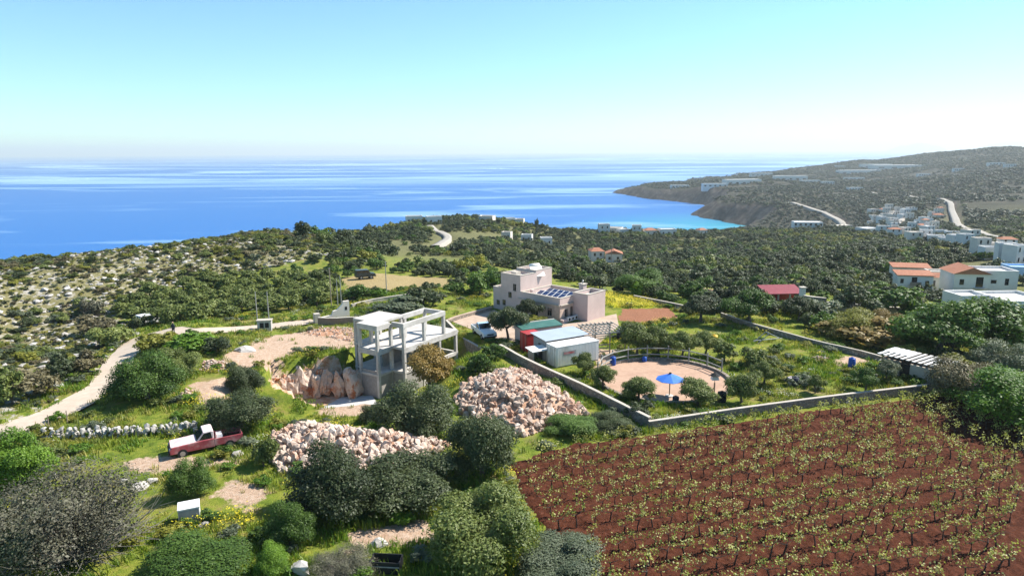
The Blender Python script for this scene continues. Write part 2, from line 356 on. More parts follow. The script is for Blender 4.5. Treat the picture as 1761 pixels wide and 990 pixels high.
# ---------------------------------------------------------------- ground sheet
def smooth_line(pts, step=1.5):
    pts = [np.array(p, float) for p in pts]; out = []
    ext = [2*pts[0]-pts[1]]+pts+[2*pts[-1]-pts[-2]]
    for i in range(1, len(ext)-2):
        p0, p1, p2, p3 = ext[i-1:i+3]; n = max(2, int(np.linalg.norm(p2-p1)/step))
        for t in np.linspace(0, 1, n, endpoint=False):
            out.append(.5*((2*p1)+(p2-p0)*t+(2*p0-5*p1+4*p2-p3)*t*t+(3*p1-p0-3*p2+p3)*t**3))
    out.append(pts[-1]); return [tuple(p) for p in out]
ROADS['dirt_track'] = (smooth_line(Pc([(-60, 772), (20, 738), (110, 703), (180, 662), (203, 628), (222, 598), (250, 577), (330, 569), (450, 562), (540, 551)])), 1.75, 'track')
far_roads = [('coast_road', [(738, 389), (748, 398), (757, 400), (770, 409), (758, 420), (748, 424)], 1.7), ('valley_road', [(1362, 348), (1390, 357), (1420, 367), (1445, 380), (1448, 390), (1425, 396)], 3.2),
             ('hill_road', [(1500, 331), (1560, 336), (1622, 343), (1638, 365), (1650, 388), (1690, 402), (1725, 412)], 2.7), ('village_lane', [(1545, 364), (1553, 375), (1535, 392), (1520, 399)], 2.0)]
for nm, pp, w in far_roads: ROADS[nm] = (smooth_line(Pc(pp), 9 if w > 1.9 else 4), w, 'asphalt_pale')
DIRT = [Pc([(425, 640), (375, 612), (470, 576), (545, 566), (615, 568), (612, 598), (520, 602), (480, 630)]), Pc([(340, 700), (330, 660), (400, 650), (440, 690)]), Pc([(540, 715), (600, 690), (660, 690), (660, 715)]),
        Pc([(200, 800), (250, 783), (430, 790), (330, 808), (240, 815)]), Pc([(370, 850), (400, 822), (470, 840), (430, 880)]), Pc([(600, 945), (590, 915), (740, 890), (745, 930)]), Pc([(1020, 640), (1020, 600), (1060, 600), (1060, 640)]),
        Pc([(1425, 620), (1470, 610), (1500, 625), (1440, 632)]), Pc([(1130, 480), (1240, 500), (1240, 508), (1130, 490)])]
BROWN = [Pc([(1062, 552), (1070, 530), (1150, 529), (1165, 545), (1110, 556)])]
YEL = [Pc([(1035, 520), (1045, 506), (1100, 512), (1125, 528), (1060, 530)])]
DRY = [Pc([(600, 500), (585, 478), (650, 470), (770, 478), (775, 492), (690, 502)])]
TERR = Pc([(768, 548), (800, 540), (850, 533), (905, 565), (1000, 553), (1060, 540), (1064, 560), (1020, 600), (905, 590), (850, 582)])
HILL = Pc([(-400, 640)])+[ur(-500, 240), ur(0, 240), ur(250, 245), ur(440, 250), ur(535, 240)]+Pc([(545, 440), (400, 470), (280, 500), (180, 535), (215, 570), (150, 640), (0, 720)])
CUT = g2([(464, 702), (472, 676), (540, 664), (612, 660), (640, 690), (560, 714)], -1.6)
NR, NT = 640, 470
OY = -14.0
rr = np.geomspace(6, 5200, NR); tt = np.radians(np.linspace(-75, 72, NT))
RRg, TTg = np.meshgrid(rr, tt, indexing='ij'); GX = (RRg*np.sin(TTg)).ravel(); GY = (RRg*np.cos(TTg)+OY).ravel()
GZ = height(GX, GY)
for nm, (ln, w, mt) in ROADS.items():
    k = np.where(dline(GX, GY, ln) < w*1.9+(6 if mt != 'track' else 0))[0]
    d = dline(GX[k], GY[k], ln); GZ[k] -= np.interp(d, [0, w, w*1.8], [1, 1, 0])*(.22 if mt == 'track' else 1.0 if w < 2 else 3.0)
rloc = np.hypot(GX, GY)
def zone(polys, soft, far=False):
    m = np.zeros_like(GX)
    for p in polys:
        k = np.where(rloc < 260)[0]; m[k] = np.maximum(m[k], sstep(-soft, soft, sdf(GX[k], GY[k], p)))
    return m
ii = np.arange(NR-1)[:, None]*NT+np.arange(NT-1)[None]; Fq = np.stack([ii, ii+1, ii+NT+1, ii+NT], -1).reshape(-1, 4)[:, ::-1]
keep = (GZ[Fq].max(1) > SEA-6); Fq = Fq[keep]
ground_me = fastmesh('ground', np.stack([GX, GY, GZ], 1), Fq, {'dirt': zone(DIRT, 1.6), 'brown': zone(BROWN, .5), 'yellow': zone(YEL, .8), 'dry': zone(DRY, 2.5), 'hill': zone([HILL], 8), 'cut': zone([CUT], .4),
    'far': sstep(110, 240, rloc), 'vfar': sstep(500, 900, rloc)}, True)
m, n, l, b = newmat('ground_mat'); g = n.new('ShaderNodeNewGeometry').outputs['Position']
def attr(a): q = n.new('ShaderNodeAttribute'); q.attribute_name = a; return q.outputs['Fac']
nA, nB, nC = noise(n, l, .22, 5, .65, g), noise(n, l, .75, 6, .7, g), noise(n, l, 3.2, 5, .7, g)
grass = ramp(n, l, nB, [(.30, (.06, .085, .012)), (.43, (.115, .16, .018)), (.56, (.20, .22, .03)), (.70, (.24, .18, .07))])
grass = mixc(n, l, ramp(n, l, nA, [(.55, (0, 0, 0)), (.68, (.75, .75, .75))]), grass, mixc(n, l, nC, (.24, .20, .07), (.30, .20, .12)))
def thr(a, lo=.42, hi=.58): return ramp(n, l, mth(n, l, 'ADD', attr(a), mth(n, l, 'MULTIPLY', mth(n, l, 'SUBTRACT', nB, .5), 1.7)), [(lo, (0, 0, 0)), (hi, (1, 1, 1))])
hill = ramp(n, l, nC, [(.3, (.11, .105, .04)), (.5, (.19, .17, .075)), (.68, (.27, .235, .13))])
rock = ramp(n, l, nC, [(.3, (.30, .27, .235)), (.7, (.50, .465, .42))])
hill = mixc(n, l, ramp(n, l, nB, [(.52, (0, 0, 0)), (.60, (1, 1, 1))]), hill, rock)
c = mixc(n, l, thr('hill'), grass, hill)
c = mixc(n, l, attr('far'), c, ramp(n, l, nC, [(.3, (.075, .08, .03)), (.5, (.12, .12, .05)), (.72, (.21, .18, .10))]))
nF, nG = noise(n, l, .035, 6, .7, g), noise(n, l, .009, 5, .6, g)
vf = ramp(n, l, nF, [(.32, (.022, .022, .014)), (.5, (.036, .034, .022)), (.62, (.066, .058, .038)), (.75, (.15, .125, .09))])
vf = mixc(n, l, ramp(n, l, nG, [(.5, (0, 0, 0)), (.64, (.7, .7, .7))]), vf, (.055, .053, .028))
ge = n.new('ShaderNodeNewGeometry'); sx = n.new('ShaderNodeSeparateXYZ'); l.new(ge.outputs['True Normal'], sx.inputs[0])
cliff = ramp(n, l, noise(n, l, .06, 6, .75, g), [(.36, (.022, .017, .015)), (.5, (.062, .046, .038)), (.64, (.14, .11, .09))])  # rock colours darkened to carry the shade on the steep faces
vf = mixc(n, l, ramp(n, l, sx.outputs[2], [(.80, (1, 1, 1)), (.93, (0, 0, 0))]), vf, cliff)
c = mixc(n, l, attr('vfar'), c, vf)
c = mixc(n, l, thr('dry'), c, ramp(n, l, nC, [(.3, (.25, .19, .08)), (.6, (.34, .26, .13)), (.75, (.20, .19, .06))]))
c = mixc(n, l, thr('yellow'), c, ramp(n, l, nC, [(.3, (.22, .25, .01)), (.6, (.42, .40, .015))]))
c = mixc(n, l, thr('dirt'), c, ramp(n, l, nC, [(.25, (.33, .20, .13)), (.5, (.44, .31, .22)), (.75, (.56, .45, .36))]))
c = mixc(n, l, thr('brown'), c, ramp(n, l, nC, [(.3, (.20, .085, .045)), (.7, (.30, .14, .08))]))
c = mixc(n, l, thr('cut'), c, ramp(n, l, nB, [(.35, (.42, .15, .05)), (.5, (.55, .36, .24)), (.65, (.62, .52, .43))]))
l.new(c, b.inputs['Base Color']); b.inputs['Roughness'].default_value = .95; b.inputs['Specular IOR Level'].default_value = .15
bump(n, l, b, mth(n, l, 'ADD', nC, noise(n, l, 11, 4, .7, g)), .8, .12)
link('ground', ground_me, 'ground_mat', kind='structure')

for nm, (ln, w, mt) in ROADS.items():
    V = []; F = []; ln = np.array(ln); K = 6 if mt == 'track' else 3
    for i, p in enumerate(ln):
        t = ln[min(i+1, len(ln)-1)]-ln[max(i-1, 0)]; t = t/np.linalg.norm(t); nn = np.array([-t[1], t[0]])
        ww = w*(1+.13*math.sin(i*.9)*math.sin(i*.37+1)) if mt == 'track' else w
        for j in range(K+1):
            q = p+nn*ww*(2*j/K-1); V.append([q[0], q[1], 0])
    V = np.array(V); V[:, 2] = height(V[:, 0], V[:, 1])+(0.02 if mt == 'track' else .5)
    if mt != 'track':                                # graded far roads: smooth heights along and across
        Z = V[:, 2].reshape(-1, K+1); Z[:] = Z.mean(1, keepdims=True); kz = np.ones(5)/5; Zm = np.convolve(np.pad(Z[:, 0], 2, 'edge'), kz, 'valid'); Z[:] = np.maximum(Zm[:, None], Z[:, :1]); V[:, 2] = Z.ravel()
    for i in range(len(ln)-1):
        for j in range(K): a = i*(K+1)+j; F.append((a, a+K+1, a+K+2, a+1))
    if mt != 'track':                                # earth banks at both sides
        M0 = len(V); V = np.concatenate([V, V[0::K+1]-[0, 0, 7], V[K::K+1]-[0, 0, 7]]); nL = len(ln)
        for i in range(nL-1):
            F.append((M0+i, M0+i+1, (i+1)*(K+1), i*(K+1))); F.append((i*(K+1)+K, (i+1)*(K+1)+K, M0+nL+i+1, M0+nL+i))
    me = fastmesh(nm, V, np.array(F)[:, ::-1], smooth=mt == 'track'); link(nm, me, mt, kind='structure')

# paved yard of the house, dug floor of the building site, sand of the riding ring
def sheet(name, poly, z, mat, res=.5, amp=.0, kind='structure', drop=.3):
    import bmesh
    bm = bmesh.new(); vs_ = [bm.verts.new((x, y, z)) for x, y in poly]; f = bm.faces.new(vs_)
    ex = bmesh.ops.extrude_face_region(bm, geom=[f]); bmesh.ops.translate(bm, vec=(0, 0, -drop), verts=[v for v in ex['geom'] if isinstance(v, bmesh.types.BMVert)])
    bmesh.ops.recalc_face_normals(bm, faces=bm.faces); me = bpy.data.meshes.new(name); bm.to_mesh(me); bm.free(); return link(name, me, mat, kind=kind)
sheet('house_terrace', TERR, 2.05, 'paving')
sheet('riding_ring_sand', [(PEN[0]+PENR*math.cos(t), PEN[1]+PENR*math.sin(t)) for t in np.linspace(0, 2*math.pi, 49)[:-1]], 2.05, 'sand')
sheet('site_floor_slab', g2([(548, 703), (590, 682), (640, 680), (655, 700), (600, 706)], -2.0), -2.0, 'slab_concrete')

# red vineyard soil with furrows along the rows
A_, B_ = np.array(pz(1115, 738, 2)[:2]), np.array(pz(1608, 668, 2)[:2]); RD = (B_-A_)/np.linalg.norm(B_-A_); RN = np.array([RD[1], -RD[0]])
st = .17; gx = np.arange(-16, 62, st); gy = np.arange(-1, 34, st); QX, QY = np.meshgrid(gx, gy, indexing='ij')
WX = A_[0]+RD[0]*QX+RN[0]*QY; WY = A_[1]+RD[1]*QX+RN[1]*QY; sdv = sdf(WX, WY, VINE)+fbm(WX/1.7, WY/1.7, 4)*1.3
clod = np.abs(fbm(WX/.6, WY/.6, 11))*.62+fbm(WX/3, WY/3, 12)*.12
WZ = 2.07+.05*np.cos(QY*2*math.pi/.85+fbm(WX/2, WY/2, 7)*2)+clod*np.clip(sdv, 0, 1); WZ = np.maximum(WZ, 2.02)-np.where(sdv < .2, .12, 0)
n0, n1 = QX.shape; ii = np.arange(n0-1)[:, None]*n1+np.arange(n1-1)[None]; Fv = np.stack([ii, ii+1, ii+n1+1, ii+n1], -1).reshape(-1, 4); Fv = Fv[(sdv.ravel()[Fv].max(1) > 0)]
used = np.unique(Fv); rem = np.full(n0*n1, -1); rem[used] = np.arange(len(used))
me = fastmesh('vineyard_soil', np.stack([WX.ravel(), WY.ravel(), WZ.ravel()], 1)[used], rem[Fv][:, ::-1], smooth=True)
m, n, l, b = newmat('red_soil'); g = n.new('ShaderNodeNewGeometry').outputs['Position']
c = ramp(n, l, noise(n, l, 2.4, 6, .75, g), [(.32, (.030, .010, .006)), (.47, (.070, .022, .011)), (.6, (.105, .034, .018)), (.72, (.16, .07, .045))])
c = mixc(n, l, ramp(n, l, noise(n, l, 16, 3, .7, g), [(.66, (0, 0, 0)), (.72, (.6, .6, .6))]), c, (.24, .13, .085))
l.new(c, b.inputs['Base Color']); b.inputs['Roughness'].default_value = .95; b.inputs['Specular IOR Level'].default_value = .1; bump(n, l, b, noise(n, l, 7, 6, .75, g), .9, .12)
link('vineyard_soil', me, 'red_soil', kind='structure')

# ---------------------------------------------------------------- sea
V = []; F = []; rs = np.geomspace(150, 42000, 60); ts = np.radians(np.linspace(-80, 80, 81))
for r in rs:
    for t in ts: V.append((r*math.sin(t), r*math.cos(t), SEA))
for i in range(59):
    for j in range(80): a = i*81+j; F.append((a, a+81, a+82, a+1))
me = fastmesh('sea', V, F)
m, n, l, b = newmat('sea_water'); g = n.new('ShaderNodeNewGeometry').outputs['Position']
def mapped(sx_, sy_, rot=0, dist=0):
    mp = N(n, 'ShaderNodeMapping'); mp.inputs['Scale'].default_value = (sx_, sy_, 1); mp.inputs['Rotation'].default_value = (0, 0, rot); l.new(g, mp.inputs[0]); return mp.outputs[0]
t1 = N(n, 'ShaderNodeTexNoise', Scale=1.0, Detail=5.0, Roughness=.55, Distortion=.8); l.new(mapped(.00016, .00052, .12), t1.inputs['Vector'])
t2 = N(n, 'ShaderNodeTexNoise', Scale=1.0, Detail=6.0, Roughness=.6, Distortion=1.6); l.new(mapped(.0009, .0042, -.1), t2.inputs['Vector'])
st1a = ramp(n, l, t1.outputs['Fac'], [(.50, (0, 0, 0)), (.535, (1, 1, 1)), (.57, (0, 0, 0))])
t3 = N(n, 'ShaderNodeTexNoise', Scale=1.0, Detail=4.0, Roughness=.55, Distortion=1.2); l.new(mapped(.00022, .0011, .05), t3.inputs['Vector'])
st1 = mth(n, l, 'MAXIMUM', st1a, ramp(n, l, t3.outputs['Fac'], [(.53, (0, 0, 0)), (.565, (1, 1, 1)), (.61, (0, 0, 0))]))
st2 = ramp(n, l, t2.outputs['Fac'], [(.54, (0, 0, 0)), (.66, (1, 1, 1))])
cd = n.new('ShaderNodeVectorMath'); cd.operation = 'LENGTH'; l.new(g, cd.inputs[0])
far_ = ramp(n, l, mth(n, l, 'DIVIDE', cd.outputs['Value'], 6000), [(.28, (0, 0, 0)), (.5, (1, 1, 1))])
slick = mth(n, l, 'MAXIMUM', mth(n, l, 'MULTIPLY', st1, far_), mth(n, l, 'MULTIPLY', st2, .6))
# shallow turquoise water in the bay
vm = n.new('ShaderNodeVectorMath'); vm.operation = 'DISTANCE'; l.new(g, vm.inputs[0]); bx_, by_ = sp(1275, 392); vm.inputs[1].default_value = (bx_, by_, SEA)
shal = ramp(n, l, mth(n, l, 'DIVIDE', vm.outputs['Value'], 260), [(.1, (1, 1, 1)), (.95, (0, 0, 0))])
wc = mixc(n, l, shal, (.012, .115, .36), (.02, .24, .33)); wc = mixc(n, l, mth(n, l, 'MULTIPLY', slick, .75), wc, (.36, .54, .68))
l.new(wc, b.inputs['Base Color']); b.inputs['IOR'].default_value = 1.33
l.new(mth(n, l, 'SUBTRACT', .42, mth(n, l, 'MULTIPLY', slick, .16)), b.inputs['Roughness'])
wv = N(n, 'ShaderNodeTexNoise', Scale=.09, Detail=6.0, Roughness=.65); l.new(mapped(1, 2.0), wv.inputs['Vector']); bump(n, l, b, wv.outputs['Fac'], .35, 1.2)
link('sea', me, 'sea_water', kind='structure')
# faint mountains beyond the sea
for k, (u0, u1, vt, dist) in enumerate([(1520, 1640, 250, 19000), (1660, 1850, 247, 21000)]):
    V = []; F = []; cols = 40
    for i in range(cols+1):
        u = u0+(u1-u0)*i/cols; s_ = math.sin(math.pi*i/cols)**.7*(1+.5*float(fbm(np.array([i*.22]), np.array([k*9.]), 3)[0])); d = ray(u, vt)
        for j, (dd, hf) in enumerate(((0, 0), (1500, .55), (3000, 1), (6000, 0))):
            r = dist+dd; V.append((d[0]*r, d[1]*r, SEA-20+(CAMZ+d[2]*r*1.0+45-SEA+20)*hf*s_+(0 if hf else 0)))
    for i in range(cols):
        for j in range(3): a = i*4+j; F.append((a, a+4, a+5, a+1))
    me = fastmesh('distant_mountain', V, F, smooth=True); link('distant_mountain', me, 'far_rock' if 'far_rock' in MATS else surf('far_rock', (.14, .13, .09), (.22, .2, .15), .002, .95, 0).name, kind='structure')

# ---------------------------------------------------------------- plants: meshes shared by the copies
def leaf_cloud(lobes, nleaf, size, rng, fill=.18, aspect=.6, up=.25, hemi=-.35):
    """leaf-sized quads spread through the shells of several lobes (cx,cy,cz,rx,ry,rz)"""
    L = np.array(lobes); w = (L[:, 3]*L[:, 4]+L[:, 4]*L[:, 5]+L[:, 3]*L[:, 5]); k = rng.choice(len(L), nleaf, p=w/w.sum()); q = L[k]
    d = rng.normal(size=(nleaf, 3)); d /= np.linalg.norm(d, axis=1)[:, None]; lo = d[:, 2] < hemi; d[lo, 2] *= -1
    # small clumps: bunch the directions so that light and dark tufts form
    nb = max(12, nleaf//28); bd = rng.normal(size=(len(L)*nb//len(L)+1, 3)); bd /= np.linalg.norm(bd, axis=1)[:, None]; bi = rng.integers(0, len(bd), nleaf)
    bb = bd[bi]; bb[:, 2] = np.where(bb[:, 2] < hemi, -bb[:, 2], bb[:, 2]); d = d*.22+bb; d /= np.linalg.norm(d, axis=1)[:, None]
    cl = (.72+.42*rng.random(len(bd)))[bi]; rad = cl*(1-.22*rng.random(nleaf)**1.5); inner = rng.random(nleaf) < fill; rad[inner] *= .35+.5*rng.random(inner.sum())
    c = q[:, :3]+d*q[:, 3:6]*rad[:, None]
    nrm = d+rng.normal(size=(nleaf, 3))*.55; nrm[:, 2] += up; nrm /= np.linalg.norm(nrm, axis=1)[:, None]
    t = np.cross(nrm, rng.normal(size=(nleaf, 3))); t /= np.linalg.norm(t, axis=1)[:, None]; bt = np.cross(nrm, t)
    s = size*(.6+.8*rng.random(nleaf))[:, None]; s[inner] *= 1.6
    V = np.stack([c-t*s, c-bt*s*aspect, c+t*s, c+bt*s*aspect], 1).reshape(-1, 3); F = np.arange(nleaf*4).reshape(-1, 4)
    tone = np.clip(rng.random(nleaf)*.45+(rng.random(len(bd))*.5)[bi]+(rng.random(len(L))*.4)[k]-.15, 0, 1)
    return V, F, np.repeat(tone, 4)
def lobes_dome(rng, n, spread=.62, z0=.34, flat=.8):
    """a bush about 2 wide and 1.55 tall standing on z=0"""
    out = [(0, 0, .5, .62, .62, .62*flat)]
    for i in range(n):
        a = i*2.4+rng.random(); r = spread*(.35+.65*rng.random()); s = .18+.26*rng.random()
        out.append((r*1.15*math.cos(a), r*1.15*math.sin(a), z0*.8+(1.05-r)*.95*rng.random()+.1, s, s, s*(.75+.4*rng.random())))
    return out
def lobes_tree(rng, n, h=1.0):
    out = [(0, 0, .95*h, .44, .44, .42)]
    for i in range(n):
        a = i*2.4+rng.random(); r = .74*(.3+.7*rng.random()); s = .17+.25*rng.random()
        out.append((r*math.cos(a), r*math.sin(a), (.50+.85*rng.random()*(1.15-r))*h, s, s, s*.85))
    return out
def trunk_mesh(name, rng, h, r0, limbs=4, spread=.5):
    mb = MB(); bx, by = rng.normal()*.05, rng.normal()*.05; top = (bx, by, h*.55)
    mb.tube([(0, 0, -.12), (bx*.4, by*.6, h*.3), top], [r0*1.35, r0, r0*.8], 7)
    for i in range(limbs):
        a = i*6.283/limbs+rng.random(); e = (math.cos(a)*spread, math.sin(a)*spread, h*(.95+.3*rng.random()))
        mid = (top[0]+(e[0]-top[0])*.5, top[1]+(e[1]-top[1])*.5, h*.72); mb.tube([top, mid, e], [r0*.6, r0*.42, r0*.12], 5)
    me = bpy.data.meshes.new(name); me.from_pydata(mb.v, [], mb.f); me.update(); return me
PL = {}
def make_proto(key, kind, nleaf, size, seed, nl=9, **kw):
    rng = np.random.default_rng(seed); lob = lobes_dome(rng, nl) if kind == 'bush' else lobes_tree(rng, nl)
    V, F, T = leaf_cloud(lob, nleaf, size, rng, **kw); me = fastmesh(key+'_crown', V, F, {'tone': T})
    tr = trunk_mesh(key+'_trunk', rng, .95 if kind == 'tree' else .7, .055 if kind == 'tree' else .05, 4, .42)
    hz_ = float(V[:, 2].max()); wd = float(np.percentile(np.abs(V[:, :2]), 99.3)); PL.setdefault(key, []).append((me, tr, wd*2, hz_))
for s in range(4): make_proto('big_bush', 'bush', 30000, .0215, 100+s, 24)
for s in range(2): make_proto('thin_bush', 'bush', 17000, .0115, 110+s, 26, fill=.4)
for s in range(3): make_proto('big_tree', 'tree', 13000, .030, 120+s, 16)
for s in range(5): make_proto('mid_bush', 'bush', 2600, .062, 140+s, 10)
for s in range(4): make_proto('mid_tree', 'tree', 2400, .060, 160+s, 9)
for s in range(5): make_proto('low_bush', 'bush', 950, .085, 180+s, 8)
# bare twiggy shrub: thin branching sticks and few leaves
def twig_mesh(name, seed, n=900):
    rng = np.random.default_rng(seed); V = []; F = []
    for i in range(n):
        a = rng.random()*6.283; el = .25+rng.random()*1.15; ln = .55+.55*rng.random(); p = np.array([rng.normal()*.12, rng.normal()*.12, 0.0])
        d = np.array([math.cos(a)*math.cos(el), math.sin(a)*math.cos(el), math.sin(el)]); segs = [p]; rad = .011
        for k in range(4): p = p+d*ln/4; d = d+rng.normal(size=3)*.22; d[2] += .04; d /= np.linalg.norm(d); segs.append(p)
        sd_ = np.cross(d, [0, 0, 1.0]); sd_ /= np.linalg.norm(sd_)+1e-9; up_ = np.cross(sd_, d)
        for k in range(4):
            r1, r2 = rad*(1-k/4.5), rad*(1-(k+1)/4.5); b0 = len(V)
            for q, r in ((segs[k], r1), (segs[k+1], r2)):
                for t in (0, 2.094, 4.189): V.append(q+(sd_*math.cos(t)+up_*math.sin(t))*r)
            F += [(b0, b0+1, b0+4, b0+3), (b0+1, b0+2, b0+5, b0+4), (b0+2, b0, b0+3, b0+5)]
    return fastmesh(name, V, F)
surf('twig', (.13, .115, .095), (.27, .25, .21), 9, .9, 0)
TWIG = [twig_mesh('twig_mesh', 5+s) for s in range(2)]

LEAFM = {'carob': 'carob_leaf', 'olive': 'olive_leaf', 'grey': 'grey_leaf', 'green': 'green_leaf', 'bright': 'bright_leaf', 'yellow': 'yellow_leaf', 'rust': 'rust_leaf', 'dry': 'dry_leaf', 'brown': 'brown_leaf'}
plant_spots = []                              # (x, y, radius) of placed plants
def put_plant(name, label, cat, p, w, h, leaf, proto, group=None, rz=None, seed=None, sink=.06, twigs=False):
    rng = random.Random(seed if seed is not None else int(abs(p[0]*31+p[1]*17)*10)); me, tr, pw, ph = rng.choice(PL[proto])
    root = thing(name, label, cat, (p[0], p[1], p[2]-sink*h), rz if rz is not None else rng.random()*6.28, group)
    kx, kz = w/pw, h/ph; root.scale = (kx*rng.uniform(.93, 1.07), kx*rng.uniform(.93, 1.07), kz)
    link('crown', me, LEAFM[leaf], root); link('trunk', tr, 'bark', root)
    if twigs: link('branches', TWIG[rng.randrange(2)], 'twig', root)
    plant_spots.append((p[0], p[1], w*.5)); return root
